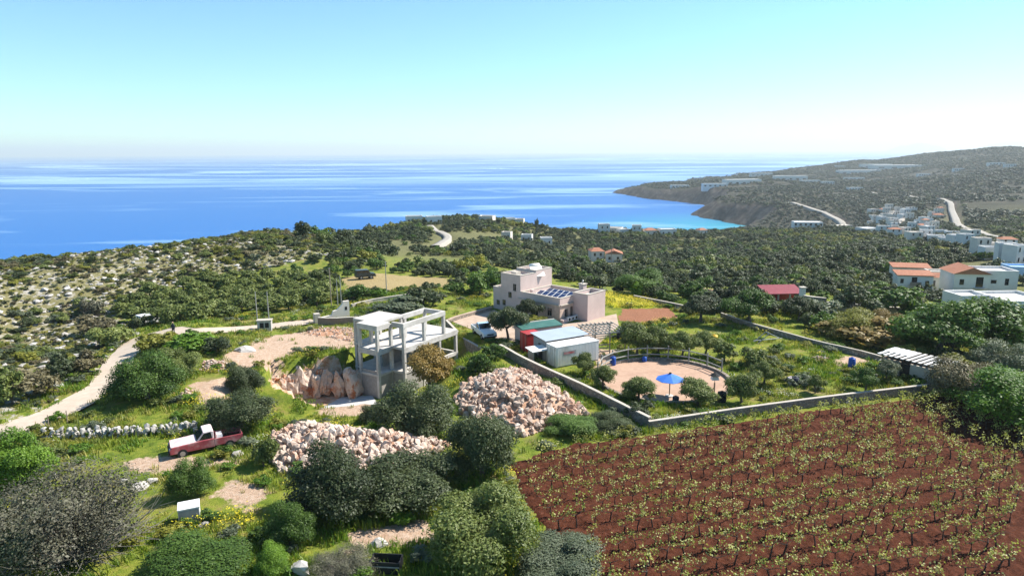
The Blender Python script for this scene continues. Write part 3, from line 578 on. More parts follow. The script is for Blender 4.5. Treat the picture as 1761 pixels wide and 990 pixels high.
NEAR = [  # u, v of the foot, width px, height px, leaf, proto, name, label
 (28, 852, 105, 98, 'bright', 'big_bush', 'shrub', 'bright green leafy bush beside the lower bend of the dirt track'),
 (125, 985, 265, 178, 'dry', 'thin_bush', 'bush', 'wide half-bare grey twiggy bush left of the white cabinet'),
 (10, 1000, 120, 120, 'grey', 'big_bush', 'bush', 'grey green bush pressed against the half-bare twiggy bush'),
 (336, 1014, 180, 92, 'green', 'big_bush', 'bush', 'broad dark green fig-like bush in front of the white cabinet'),
 (333, 860, 68, 72, 'green', 'big_bush', 'shrub', 'small round dark green shrub behind the white cabinet'),
 (500, 945, 88, 84, 'green', 'big_bush', 'shrub', 'mid green shrub on its own beside the black crate clearing'),
 (470, 992, 62, 58, 'bright', 'big_bush', 'shrub', 'small light green shrub beside the large white boulder'),
 (592, 1004, 120, 62, 'dry', 'thin_bush', 'bush', 'low dead grey brushwood bush beside the black crate'),
 (830, 1000, 215, 158, 'olive', 'big_bush', 'olive_bush', 'large dense olive green bush at the lower corner of the vineyard'),
 (965, 1012, 165, 70, 'grey', 'big_bush', 'olive_bush', 'silvery olive bush growing over the vineyard edge'),
 (575, 905, 170, 148, 'carob', 'big_bush', 'carob_bush', 'dark carob bush below the left end of the pale rubble heap'),
 (700, 890, 190, 118, 'carob', 'big_bush', 'carob_bush', 'wide dark carob bush in front of the pale rubble heap'),
 (828, 845, 150, 150, 'carob', 'big_bush', 'carob_tree', 'tall dark carob tree between the rubble and the vineyard soil'),
 (722, 765, 155, 118, 'carob', 'big_bush', 'carob_bush', 'grey dark bush between the two rubble heaps'),
 (640, 735, 60, 48, 'carob', 'big_bush', 'carob_bush', 'small dark bush beside the floor slab of the building site'),
 (740, 662, 82, 72, 'rust', 'big_tree', 'carob_tree', 'bronze tinted tree standing against the unfinished concrete frame'),
 (415, 752, 118, 80, 'carob', 'big_bush', 'carob_bush', 'dark round bush behind the wrecked pickup truck'),
 (420, 690, 70, 68, 'carob', 'big_bush', 'carob_bush', 'dark round bush beside the red earth patch above the pickup'),
 (250, 698, 125, 92, 'green', 'big_bush', 'carob_tree', 'large dense dark green bush in the bend of the dirt track'),
 (302, 664, 90, 66, 'olive', 'big_bush', 'shrub', 'olive coloured shrub behind the large dense bush by the track'),
 (270, 612, 70, 40, 'yellow', 'mid_bush', 'shrub', 'yellowish low shrub where the dirt track turns'),
 (335, 610, 84, 44, 'bright', 'mid_bush', 'shrub', 'fresh green broom-like shrub beside the track and the bare yard'),
 (375, 612, 52, 34, 'carob', 'mid_bush', 'shrub', 'dark low shrub beside the pale rock slab in the yard'),
 (455, 810, 60, 60, 'olive', 'mid_bush', 'shrub', 'olive green shrub at the left foot of the pale rubble heap'),
 (820, 650, 60, 50, 'green', 'mid_bush', 'shrub', 'green shrub between the concrete frame and the boundary wall'),
 (845, 622, 50, 36, 'green', 'mid_bush', 'shrub', 'green shrub against the boundary wall beside the parked pickup'),
 (1050, 748, 90, 42, 'carob', 'big_bush', 'shrub', 'dark low bush in the corner of the two boundary walls'),
 (985, 758, 110, 48, 'green', 'big_bush', 'shrub', 'green low bush between the rubble heap and the vineyard corner'),
 (1095, 725, 60, 36, 'carob', 'mid_bush', 'shrub', 'dark weedy bush under the end of the boundary wall'),
 (1745, 748, 180, 108, 'bright', 'big_bush', 'shrub', 'vivid green bush at the far right end of the vineyard'),
 (1725, 655, 100, 66, 'grey', 'big_bush', 'olive_tree', 'silver grey olive tree above the vivid green bush'),
 (1655, 700, 110, 78, 'brown', 'big_bush', 'bush', 'brownish tangled bush at the end of the vineyard wall'),
 (1640, 655, 80, 40, 'yellow', 'mid_bush', 'bush', 'yellow green creeper bush beside the slatted shed'),
 (1612, 614, 125, 95, 'green', 'big_tree', 'tree', 'broad green tree in front of the stone tower wall'),
 (1708, 618, 135, 100, 'green', 'big_tree', 'tree', 'broad green tree in front of the flat white roofs'),
 (1468, 592, 105, 62, 'yellow', 'big_bush', 'bush', 'yellow green bush behind the long low white wall'),
 (1528, 585, 62, 52, 'rust', 'big_bush', 'bush', 'rust coloured bush between the yellow green and the broad green trees'),
 (1500, 608, 140, 34, 'rust', 'mid_bush', 'bush', 'low rusty thicket along the long low white wall'),
 (1560, 612, 70, 48, 'bright', 'big_bush', 'bush', 'light green bush above the slatted shed roof'),
 (1290, 558, 95, 66, 'green', 'big_tree', 'tree', 'green tree with yellow side near the red roofed shelter'),
 (1205, 553, 82, 52, 'carob', 'big_tree', 'carob_tree', 'dark carob tree beside the brown tilled patch'),
 (1372, 552, 62, 46, 'carob', 'big_tree', 'carob_tree', 'dark carob tree below the red roofed shelter'),
 (1415, 558, 70, 44, 'grey', 'mid_bush', 'bush', 'grey green bush under the big stone wall'),
 (1545, 555, 90, 62, 'green', 'mid_tree', 'tree', 'dark green tree against the long garden wall'),
 (1470, 548, 70, 58, 'carob', 'mid_tree', 'carob_tree', 'dark tree covering the end of the big stone wall'),
 (1105, 514, 92, 58, 'green', 'big_bush', 'tree', 'dense rounded green tree behind the yellow flower field'),
 (1098, 514, 40, 34, 'bright', 'mid_bush', 'shrub', 'bright green conical shrub in front of the dense rounded tree'),
 (1095, 610, 62, 62, 'olive', 'big_tree', 'olive_tree', 'olive tree beside the black water tank'),
 (1132, 612, 56, 57, 'olive', 'big_tree', 'olive_tree', 'olive tree directly behind the riding ring fence'),
 (1172, 616, 60, 52, 'olive', 'big_tree', 'olive_tree', 'second olive tree behind the riding ring fence'),
 (1212, 612, 58, 48, 'olive', 'big_tree', 'olive_tree', 'third olive tree behind the riding ring fence'),
 (1245, 622, 48, 38, 'olive', 'mid_tree', 'olive_tree', 'olive tree at the end of the riding ring fence'),
 (1005, 646, 48, 46, 'olive', 'big_tree', 'olive_tree', 'olive tree in front of the white shipping container'),
 (1038, 668, 44, 46, 'olive', 'big_tree', 'olive_tree', 'olive tree at the left rim of the riding ring'),
 (1097, 692, 60, 50, 'olive', 'big_tree', 'olive_tree', 'olive tree at the rim of the ring left of the blue parasol'),
 (1200, 696, 62, 48, 'olive', 'big_tree', 'olive_tree', 'olive tree at the rim of the ring right of the blue parasol'),
 (1276, 692, 56, 54, 'olive', 'big_tree', 'olive_tree', 'olive tree at the right rim of the riding ring'),
 (1312, 664, 50, 46, 'olive', 'big_tree', 'olive_tree', 'olive tree in the long grass right of the riding ring'),
 (1298, 632, 44, 34, 'olive', 'mid_bush', 'olive_tree', 'low olive tree in the long grass behind the ring'),
 (1402, 676, 30, 34, 'olive', 'big_tree', 'olive_tree', 'small young olive tree beside the two dark barrels'),
 (1488, 672, 42, 42, 'green', 'big_tree', 'olive_tree', 'round olive tree in the grass in front of the slatted shed'),
 (1523, 656, 42, 38, 'grey', 'big_tree', 'olive_tree', 'grey olive tree touching the slatted shed'),
 (908, 552, 54, 44, 'carob', 'big_tree', 'carob_tree', 'dark tree in front of the long house facade'),
 (875, 585, 74, 66, 'carob', 'big_tree', 'carob_tree', 'dark tree beside the parked pickup on the paved yard'),
 (920, 566, 56, 22, 'yellow', 'mid_bush', 'hedge', 'clipped yellow green hedge behind the green roofed cabin'),
 (728, 530, 64, 44, 'carob', 'mid_bush', 'carob_tree', 'dark round tree beyond the unfinished frame'),
 (695, 546, 90, 38, 'grey', 'mid_bush', 'bush', 'grey low thicket beyond the unfinished frame'),
 (825, 512, 62, 52, 'green', 'mid_bush', 'tree', 'green rounded tree beside the far corner of the house'),
 (785, 508, 40, 26, 'green', 'mid_bush', 'shrub', 'green shrub on the edge of the dry field'),
 (610, 520, 58, 36, 'green', 'mid_bush', 'tree', 'green tree beside the tall poles'),
 (597, 478, 18, 16, 'green', 'mid_bush', 'shrub', 'small round shrub beside the dark off-road car'),
 (655, 512, 30, 18, 'bright', 'mid_bush', 'shrub', 'small bright shrub beside the low concrete wall'),
 (521, 410, 33, 32, 'carob', 'mid_bush', 'tree', 'lone dark round tree standing up against the sea on the ridge'),
 (410, 404, 80, 13, 'carob', 'mid_bush', 'bush', 'wide flat dark wind-shaped thicket on the ridge top'),
 (170, 575, 66, 36, 'brown', 'mid_bush', 'bush', 'brown heather-like bush above the dirt track bend'),
 (160, 545, 36, 30, 'dry', 'mid_bush', 'bush', 'purplish grey bare bush beside the olive grove'),
 (115, 655, 52, 46, 'carob', 'mid_bush', 'bush', 'dark green bush on the slope left of the track'),
 (150, 650, 60, 44, 'brown', 'mid_bush', 'bush', 'brown green bush on the slope left of the track'),
 (60, 690, 80, 50, 'brown', 'mid_bush', 'bush', 'wide brown bush on the bank of the track'),
 (20, 700, 60, 60, 'olive', 'mid_bush', 'bush', 'olive bush at the foot of the rocky slope'),
 (252, 566, 34, 16, 'green', 'mid_bush', 'shrub', 'green shrub hiding the front of the white car'),
 (290, 560, 26, 14, 'green', 'mid_bush', 'shrub', 'green shrub hiding the tail of the white car'),
 (190, 600, 70, 40, 'olive', 'mid_bush', 'bush', 'olive yellow bush hugging the track bend'),
]
for u, v, w, h, leaf, proto, nm, lab in NEAR:
    p = P(u, min(v, 1015)); k = pxm(p); el = math.asin((CAMZ-p.z)/(p-cam.location).length)
    wm = w/k; a_ = wm/2*math.sin(el)
    if 'bush' in proto:
        wm *= .88 if v > 640 else 1; a_ = wm/2*math.sin(el)
        p = P(u, min(v, 1015)-.75*a_*k); T_ = h/k-.75*a_; hm = max(.33*wm, math.sqrt(max(T_*T_-a_*a_, .01))/math.cos(el))
    else: hm = max(.4, (h/k-.35*a_)/math.cos(el))
    put_plant(nm, lab, 'tree' if 'tree' in nm else 'bush', p, wm, hm, leaf, proto, twigs=(leaf == 'dry'))

# olive grove along the track: rows of like trees
OG = Pc([(178, 552), (190, 528), (270, 508), (330, 492), (400, 478), (470, 478), (560, 490), (580, 505), (560, 535), (440, 540), (330, 556), (240, 558)])
ox, oy = zip(*OG); grove = []
for gx_ in np.arange(min(ox), max(ox), 3.6):
    for gy_ in np.arange(min(oy), max(oy), 4.4):
        x, y = gx_+random.uniform(-.5, .5), gy_+random.uniform(-.5, .5)
        if float(sdf(np.array([x]), np.array([y]), OG)[0]) > 0: grove.append((x, y))
for x, y in grove:
    put_plant('olive_tree', 'olive green tree in the packed olive grove beside the dirt track', 'tree', (x, y, Hs(x, y)), random.uniform(3.6, 4.8), random.uniform(2.6, 3.4), 'olive', random.choice(['mid_bush', 'mid_tree']), 'olive trees of the grove along the track')

# ---------------------------------------------------------------- scattered cover (geometry-node instances)
def scatter(name, pts, scl, protos, label, cat, flat=None, seed=1):
    """protos: list of (mesh, material); one object of kind stuff"""
    col = bpy.data.collections.new(name+'_sources')
    for i, (me, mt) in enumerate(protos):
        o = bpy.data.objects.new(f'{name}_source_{i:02d}', me)
        if not me.materials: me.materials.append(MATS[mt])
        o.material_slots[0].link = 'OBJECT'; o.material_slots[0].material = MATS[mt]; col.objects.link(o)
    pts = np.asarray(pts, np.float32); me = bpy.data.meshes.new(name); me.vertices.add(len(pts)); me.vertices.foreach_set('co', pts.ravel())
    a = me.attributes.new('s3', 'FLOAT_VECTOR', 'POINT'); a.data.foreach_set('vector', np.asarray(scl, np.float32).ravel())
    ng = bpy.data.node_groups.new(name+'_nodes', 'GeometryNodeTree'); ng.interface.new_socket('Geometry', in_out='INPUT', socket_type='NodeSocketGeometry'); ng.interface.new_socket('Geometry', in_out='OUTPUT', socket_type='NodeSocketGeometry')
    nd = ng.nodes; gi = nd.new('NodeGroupInput'); go = nd.new('NodeGroupOutput'); ci = nd.new('GeometryNodeCollectionInfo'); ci.inputs['Collection'].default_value = col; ci.inputs['Separate Children'].default_value = True
    ip = nd.new('GeometryNodeInstanceOnPoints'); ip.inputs['Pick Instance'].default_value = True
    rv = nd.new('FunctionNodeRandomValue'); rv.data_type = 'FLOAT_VECTOR'; t = flat or .08; rv.inputs[0].default_value = (-t, -t, 0); rv.inputs[1].default_value = (t, t, 6.283); rv.inputs['Seed'].default_value = seed
    ri = nd.new('FunctionNodeRandomValue'); ri.data_type = 'INT'; ri.inputs[4].default_value = 0; ri.inputs[5].default_value = len(protos)-1; ri.inputs['Seed'].default_value = seed+3
    at = nd.new('GeometryNodeInputNamedAttribute'); at.data_type = 'FLOAT_VECTOR'; at.inputs['Name'].default_value = 's3'; L = ng.links
    L.new(gi.outputs[0], ip.inputs['Points']); L.new(ci.outputs[0], ip.inputs['Instance']); L.new(rv.outputs[0], ip.inputs['Rotation']); L.new(ri.outputs[2], ip.inputs['Instance Index']); L.new(at.outputs['Attribute'], ip.inputs['Scale']); L.new(ip.outputs[0], go.inputs[0])
    o = bpy.data.objects.new(name, me); COL.objects.link(o); md = o.modifiers.new('scatter', 'NODES'); md.node_group = ng
    o['kind'] = 'stuff'; o['label'] = label; o['category'] = cat; return o
def jitter(step, x0, x1, y0, y1):
    X, Y = np.meshgrid(np.arange(x0, x1, step), np.arange(y0, y1, step)); X = X.ravel()+RNG.uniform(-.5, .5, X.size)*step; Y = Y.ravel()+RNG.uniform(-.5, .5, Y.size)*step; return X, Y
def inview(X, Y, margin=R(6)):
    th = np.arctan2(X, Y+2); return (np.abs(th) < math.atan(880/FPX)+margin) & (Y > 8)
def off(X, Y, polys, d=0.0):
    k = np.ones(X.shape, bool)
    for p in polys: k &= sdf(X, Y, p) < -d
    return k
def offroad(X, Y, d=.5):
    k = np.ones(X.shape, bool)
    for ln, w, mt in ROADS.values(): k &= dline(X, Y, ln) > w+d
    return k
def offlines(X, Y, lines, d):
    k = np.ones(X.shape, bool)
    for ln in lines: k &= dline(X, Y, ln) > d
    return k
for s in range(4): make_proto('far_bush', 'bush', 110, .24, 200+s, 5)
CLEAR = [Pc([(735, 414), (745, 405), (800, 402), (875, 407), (850, 413), (780, 417)]), Pc([(900, 432), (985, 428), (985, 438), (900, 440)]), Pc([(1560, 462), (1700, 478), (1690, 462), (1761, 466), (1761, 450), (1690, 450)])]
HOUSEZ = [Pc([(1008, 456), (1010, 446), (1080, 446), (1082, 456)]), Pc([(1530, 505), (1535, 485), (1640, 485), (1640, 505)]), Pc([(1635, 515), (1640, 490), (1761, 495), (1790, 560), (1640, 552)]), Pc([(1300, 524), (1300, 512), (1385, 512), (1450, 530), (1440, 540)]), Pc([(1735, 486), (1738, 472), (1790, 474), (1790, 490)])]
YARD = [TERR, g2([(845, 535), (843, 500), (940, 470), (1060, 500), (1070, 560), (960, 590)])]
WALLPATHS = {'w1': Pc([(768, 562), (800, 578), (860, 606), (905, 632), (1000, 676), (1117, 737)]), 'w2': Pc([(1117, 737), (1360, 703), (1606, 672)]), 'w3': Pc([(1240, 546), (1300, 566), (1390, 590), (1480, 613), (1515, 622)]), 'w4': Pc([(1090, 516), (1172, 532), (1178, 533)]), 'w5': Pc([(1398, 536), (1450, 540), (1540, 548), (1640, 548)]), 'w6': Pc([(605, 529), (640, 521), (706, 510)])}
# -- maquis beyond the houses
X, Y = jitter(3.7, -190, 520, 70, 620); r = np.hypot(X, Y)
RIGHTZ = Pc([(1185, 545), (1240, 538), (1480, 603), (1600, 640), (1900, 660), (1900, 480), (1600, 470), (1300, 480), (1170, 500)])
k = inview(X, Y) & (r < 640) & ((r > 106) | (sdf(X, Y, RIGHTZ) > 0)) & off(X, Y, [HILL, OG]+DRY+CLEAR+HOUSEZ+YARD+YEL+BROWN, 1.0) & offroad(X, Y, 2.5) & offlines(X, Y, [WALLPATHS['w5'], WALLPATHS['w4'], WALLPATHS['w3']], 2.6)
k &= ~((np.arctan2(X, Y) < -.285) & (r > 140)) & (fbm(X/26, Y/26, 31) > -.15) & ~((r < 112) & (X < -2) & (X > -60))
X, Y, r = X[k], Y[k], r[k]; 
if plant_spots:
    PS = np.array(plant_spots); k = np.ones(len(X), bool)
    for px_, py_, pr_ in PS: k &= (np.hypot(X-px_, Y-py_) > pr_*.8)
    X, Y, r = X[k], Y[k], r[k]
Z = height(X, Y); k = Z > SEA+3; X, Y, Z, r = X[k], Y[k], Z[k], r[k]
big = fbm(X/18, Y/18, 40)
W = np.clip(3.2+3.2*big+RNG.normal(size=len(X))*.8, 1.6, 6.5)*np.interp(r, [80, 200, 500], [.85, 1.0, 1.1]); Ht = W*RNG.uniform(.55, .85, len(X))
tonef = fbm(X/30, Y/30, 50)+RNG.normal(size=len(X))*.09
order = np.argsort(r); nind = 270
AREA = [(-999, -.02, 'beyond the dry field'), (-.02, .16, 'beyond the flat-roofed house'), (.16, .36, 'beyond the garden walls'), (.36, 9, 'around the white houses')]
for i in order[:nind]:
    t = tonef[i]; leaf, word = ('carob', 'dark green') if t < .02 else ('green', 'mid green') if t < .12 else ('olive', 'olive green') if t < .2 else ('yellow', 'yellow green')
    a = math.atan2(X[i], Y[i]); wh = [w for lo, hi, w in AREA if lo <= a < hi][0]
    put_plant('maquis_tree', f'{word} rounded evergreen tree in the thick maquis {wh}', 'tree', (X[i], Y[i], Z[i]), W[i], Ht[i], leaf, 'mid_bush', f'{word} maquis trees {wh}', sink=.1)
rest = order[nind:]
cls = np.where(tonef < .04, 0, np.where(tonef < .17, 1, 2)); lows = [p[0] for p in PL['low_bush']]; ph = PL['low_bush'][0][3]; pw = PL['low_bush'][0][2]
for c_, mts, nm, lb in ((0, ['carob_leaf'], 'dark_maquis', 'dark green maquis thicket covering the slopes to the bay'), (1, ['green_leaf', 'carob_leaf', 'olive_leaf'], 'green_maquis', 'mixed green maquis thicket covering the slopes to the bay'), (2, ['olive_leaf', 'yellow_leaf', 'carob_leaf'], 'pale_maquis', 'olive and yellow green maquis thicket on the slopes')):
    q = rest[cls[rest] == c_]
    scatter(nm, np.stack([X[q], Y[q], Z[q]-.12*Ht[q]], 1), np.stack([W[q]/pw, W[q]/pw, Ht[q]/ph], 1), [(me, mt) for me in lows for mt in mts], lb, 'maquis', seed=c_+5)
# -- scrub on the far headland
X, Y = jitter(8.0, -60, 2500, 500, 2700); r = np.hypot(X, Y); k = inview(X, Y, R(3)) & (r > 560) & (r < 2750); X, Y, r = X[k], Y[k], r[k]
k = (fbm(X/120, Y/120, 61)+.7*fbm(X/30, Y/30, 62) > -.2) & (sdf_shore(X, Y) > 30) & offroad(X, Y, 5); X, Y = X[k], Y[k]; Z = height(X, Y); k = Z > SEA+4; X, Y, Z = X[k], Y[k], Z[k]
W = RNG.uniform(3, 9.0, len(X)); fw, fh = PL['far_bush'][0][2:]
scatter('headland_scrub', np.stack([X, Y, Z-.3], 1), np.stack([W/fw, W/fw, W*.5/fh], 1), [(p[0], mt) for p in PL['far_bush'] for mt in ('far_leaf', 'far_leaf', 'far_leaf', 'carob_leaf')], 'dark low scrub dotting the far headland and hill', 'scrub')
# -- rocky hillside: low shrubs and stones
def rock_mesh(name, seed, sub=1, flat=.7):
    import bmesh
    rng = np.random.default_rng(seed); bm = bmesh.new(); bmesh.ops.create_icosphere(bm, subdivisions=sub, radius=.5); sx_, sy_, sz_ = 1, .65+.4*rng.random(), flat*(.7+.5*rng.random())
    for pl in range(8):                       # chop flat faces
        d = Vector(rng.normal(size=3)).normalized(); lim = .22+.18*rng.random()
        for v in bm.verts:
            e = v.co.dot(d)-lim
            if e > 0: v.co -= d*e
    for v in bm.verts: v.co = Vector((v.co.x*sx_, v.co.y*sy_, v.co.z*sz_))+Vector(rng.normal(size=3))*.025
    me = bpy.data.meshes.new(name); bm.to_mesh(me); bm.free(); return me
ROCKS = [rock_mesh('rock_mesh', 300+i) for i in range(10)]; BOULD = [rock_mesh('boulder_mesh', 330+i, 2) for i in range(4)]
X, Y = jitter(1.7, -190, 10, 60, 230); k = inview(X, Y) & (sdf(X, Y, HILL) > -2) & offroad(X, Y, .8) & off(X, Y, [OG]); X, Y = X[k], Y[k]
nz = fbm(X/16, Y/16, 71)
ks = nz+RNG.random(len(X))*.42 > .29; xs, ys = X[ks], Y[ks]; zs = height(xs, ys); w = RNG.uniform(.6, 2.1, len(xs))*(1+.9*np.clip(nz[ks], 0, 1)*2); hh = w*RNG.uniform(.35, .6, len(xs))
scatter('hillside_shrubs', np.stack([xs, ys, zs-.08], 1), np.stack([w/pw, w/pw, hh/ph], 1), [(me, mt) for me in lows for mt in ('brown_leaf', 'olive_leaf', 'carob_leaf', 'yellow_leaf', 'grey_leaf', 'olive_leaf')], 'low grey and olive scrub on the rocky hillside', 'scrub')
hx, hy = jitter(.95, -110, -5, 60, 190); hk = inview(hx, hy) & (sdf(hx, hy, HILL) > -2) & offroad(hx, hy, .4) & off(hx, hy, [OG]) & (RNG.random(len(hx)) < .62); hx, hy = hx[hk], hy[hk]; hw = RNG.uniform(.35, 1.0, len(hx))
scatter('hillside_tufts', np.stack([hx, hy, height(hx, hy)-.03], 1), np.stack([hw/pw, hw/pw, hw*.6/ph], 1), [(me, mt) for me in lows[:3] for mt in ('olive_leaf', 'yellow_leaf', 'brown_leaf', 'grey_leaf', 'straw', 'carob_leaf')], 'knee-high herbs and tussocks on the rocky hillside', 'scrub')
kr = (RNG.random(len(X)) < .72) & (nz < .12); xs, ys = X[kr]+.7, Y[kr]+.5; zs = height(xs, ys); w = RNG.uniform(.35, 1.5, len(xs))**1.2
scatter('hillside_stones', np.stack([xs, ys, zs+w*.08], 1), np.stack([w, w, w*.8], 1), [(me, 'limestone') for me in ROCKS], 'scattered grey limestone on the rocky hillside', 'stones', flat=.3)
X, Y = jitter(6.0, -110, -20, 66, 120); k = inview(X, Y) & (sdf(X, Y, HILL) > 0) & offroad(X, Y, 1); kk = np.where(k)[0]; RNG.shuffle(kk)
for i in kk[:70]:
    w = random.uniform(.9, 2.0); o = link('limestone_boulder', random.choice(BOULD), 'limestone', label='pale grey limestone boulder among the scrub of the rocky hillside', category='boulder', group='limestone boulders on the rocky hillside')
    o.location = (X[i], Y[i], Hs(X[i], Y[i])+w*.06); o.scale = (w, w, w*.6); o.rotation_euler = (random.uniform(-.2, .2), random.uniform(-.2, .2), random.random()*6.28)
# -- grass, weeds, flowers in the near ground
def tuft_mesh(name, seed, nb=16, h=.42, sp=.22, wd=.022):
    rng = np.random.default_rng(seed); V = []; F = []; T = []
    for i in range(nb):
        a = rng.random()*6.283; p = np.array([rng.normal()*sp*.6, rng.normal()*sp*.6, -.03]); d = np.array([math.cos(a), math.sin(a), 0]); s_ = np.array([-d[1], d[0], 0])*wd*(.7+.6*rng.random()); hh_ = h*(.5+.6*rng.random()); b0 = len(V); ln = rng.random()*.5
        V += [p-s_, p+s_, p+d*ln*hh_*.5+[0, 0, hh_*.6]+s_*.8, p+d*ln*hh_*.5+[0, 0, hh_*.6]-s_*.8, p+d*ln*hh_*1.3+[0, 0, hh_]+s_*.1, p+d*ln*hh_*1.3+[0, 0, hh_]-s_*.1]; F += [(b0, b0+1, b0+2, b0+3), (b0+3, b0+2, b0+4, b0+5)]; T += [rng.random()]*6
    return fastmesh(name, V, F, {'tone': T})
TUFT = [tuft_mesh('tuft_mesh', 400+i) for i in range(4)]
def flower_mesh(name, seed, nb=26):
    rng = np.random.default_rng(seed); V = []; F = []
    for i in range(nb):
        c = np.array([rng.normal()*.28, rng.normal()*.28, .22+.2*rng.random()]); s_ = .028+.02*rng.random(); b0 = len(V); t = rng.normal(size=2)*.3
        V += [c+[-s_, 0, -t[0]*s_], c+[0, -s_, -t[1]*s_], c+[s_, 0, t[0]*s_], c+[0, s_, t[1]*s_]]; F.append((b0, b0+1, b0+2, b0+3))
    return fastmesh(name, V, F, {'tone': [.5]*len(V)})
FLOW = [flower_mesh('flower_mesh', 420+i) for i in range(3)]
X, Y = jitter(.42, -75, 75, 24, 118); r = np.hypot(X, Y)
NOGRASS = [VINE, TERR, FRAMEPOLY, PIT, YARD[1]]+BROWN
k = inview(X, Y, R(2)) & (r < 118) & off(X, Y, NOGRASS, .1) & offroad(X, Y, -.15) & (np.hypot(X-PEN[0], Y-PEN[1]) > PENR+.4); X, Y, r = X[k], Y[k], r[k]
dirtk = off(X, Y, DIRT+[HILL, CUT], -.3); gz = fbm(X/3.5, Y/3.5, 81)+.4*fbm(X/.9, Y/.9, 82); k = (dirtk & (gz+RNG.normal(size=len(X))*.05 > -.045)) | (~dirtk & (RNG.random(len(X)) < .03))
X, Y, gz = X[k], Y[k], gz[k]; Z = height(X, Y); lush = fbm(X/9, Y/9, 83)+RNG.normal(size=len(X))*.05
s_ = RNG.uniform(.6, 1.35, len(X))*(1+1.2*np.clip(lush, 0, .5)); PT = np.stack([X, Y, Z], 1); SC = np.stack([s_*1.15, s_*1.15, s_*.85], 1)
for nm, q, mts, lb in (('lush_grass', lush > .04, ['grass_blade', 'bright_leaf'], 'lush bright green grass round the plots'), ('meadow_grass', (lush <= .04) & (lush > -.07), ['grass_blade', 'grass_blade', 'straw'], 'green and yellowing meadow grass round the plots'), ('dry_grass', lush <= -.07, ['straw', 'grass_blade', 'olive_leaf'], 'thin straw coloured grass round the plots')):
    scatter(nm, PT[q], SC[q], [(me, mt) for me in TUFT for mt in mts], lb, 'grass', flat=.15, seed=len(nm))
wk = np.where((gz > .02) & (RNG.random(len(X)) < .075))[0]; w = RNG.uniform(.5, 1.5, len(wk))
scatter('weeds', PT[wk], np.stack([w/pw, w/pw, w*.55/ph], 1), [(me, mt) for me in lows for mt in ('green_leaf', 'bright_leaf', 'olive_leaf', 'yellow_leaf', 'grey_leaf')], 'clumps of leafy weeds in the grass', 'weeds')
fz = fbm(X/4, Y/4, 91); fk = np.where((fz > .17) & (RNG.random(len(X)) < .22))[0]
scatter('yellow_flowers', PT[fk], np.repeat(RNG.uniform(.8, 1.5, (len(fk), 1)), 3, 1), [(me, 'flower_yellow') for me in FLOW], 'drifts of small yellow flowers in the grass', 'flowers')
fk = np.where((fz < -.19) & (RNG.random(len(X)) < .10))[0]
scatter('white_flowers', PT[fk], np.repeat(RNG.uniform(.7, 1.2, (len(fk), 1)), 3, 1), [(me, 'flower_white') for me in FLOW], 'sprinkling of small white flowers in the grass', 'flowers')
X, Y = jitter(.5, 8, 34, 85, 118); k = sdf(X, Y, YEL[0]) > -.5; X, Y = X[k], Y[k]; Z = height(X, Y)
scatter('flower_field', np.stack([X, Y, Z], 1), np.full((len(X), 3), 1.5), [(me, 'flower_yellow') for me in FLOW]+[(TUFT[0], 'bright_leaf')], 'patch of dense yellow flowers beside the house', 'flowers')

# ---------------------------------------------------------------- vines
def vine_meshes(seed):
    rng = np.random.default_rng(seed); mb = MB(); lean = rng.normal(size=2)*.08; top = (lean[0], lean[1], .62)
    mb.tube([(0, 0, -.1), (lean[0]*.2+.03, lean[1]*.5, .3), top], [.05, .04, .035], 5); tips = []
    for sgn in (-1, 1):
        e = (sgn*(.35+.15*rng.random()), rng.normal()*.08, .72+.1*rng.random()); mb.tube([top, (sgn*.18, e[1]*.4, .68), e], [.03, .024, .014], 4)
        for q in range(2): f = .4+.6*q; b0 = (top[0]+(e[0]-top[0])*f, e[1]*f, .68); t = (b0[0]+rng.normal()*.08, b0[1]+rng.normal()*.12, 1.0+.25*rng.random()); mb.tube([b0, t], [.011, .005], 3); tips.append((b0, t))
    me = bpy.data.meshes.new('vine_trunk_mesh'); me.from_pydata(mb.v, [], mb.f); me.update()
    V = []; F = []; T = []
    for i in range(int(46+40*rng.random())):
        b0, t = tips[rng.integers(len(tips))]; f = .35+.8*rng.random(); c = np.array(b0)+(np.array(t)-np.array(b0))*f+rng.normal(size=3)*.11; n_ = rng.normal(size=3)+[0, 0, .8]; n_ /= np.linalg.norm(n_); a = np.cross(n_, rng.normal(size=3)); a /= np.linalg.norm(a); b_ = np.cross(n_, a); s = .036+.038*rng.random(); k = len(V)
        V += [c-a*s, c-b_*s*.8, c+a*s, c+b_*s*.8]; F.append((k, k+1, k+2, k+3)); T += [rng.random()]*4
    return me, fastmesh('vine_leaf_mesh', V, F, {'tone': T})
VM = [vine_meshes(500+i) for i in range(10)]
vines = []; ORD = 'first second third fourth fifth sixth seventh eighth ninth tenth eleventh twelfth thirteenth fourteenth fifteenth sixteenth seventeenth eighteenth nineteenth twentieth'.split()+['outermost']*5
for j, yy in enumerate(np.arange(1.0, 33, 1.62)):
    for xx in np.arange(-15, 60, 1.12):
        q = A_+RD*(xx+random.uniform(-.15, .15))+RN*(yy+random.uniform(-.08, .08))
        if float(sdf(np.array([q[0]]), np.array([q[1]]), VINE)[0]) > .7 and random.random() > .07 and abs(math.atan2(q[0], q[1])) < .68 and q[1] > 29: vines.append((math.hypot(*q), q[0], q[1], j))
vines.sort(); RA = math.atan2(RD[1], RD[0])
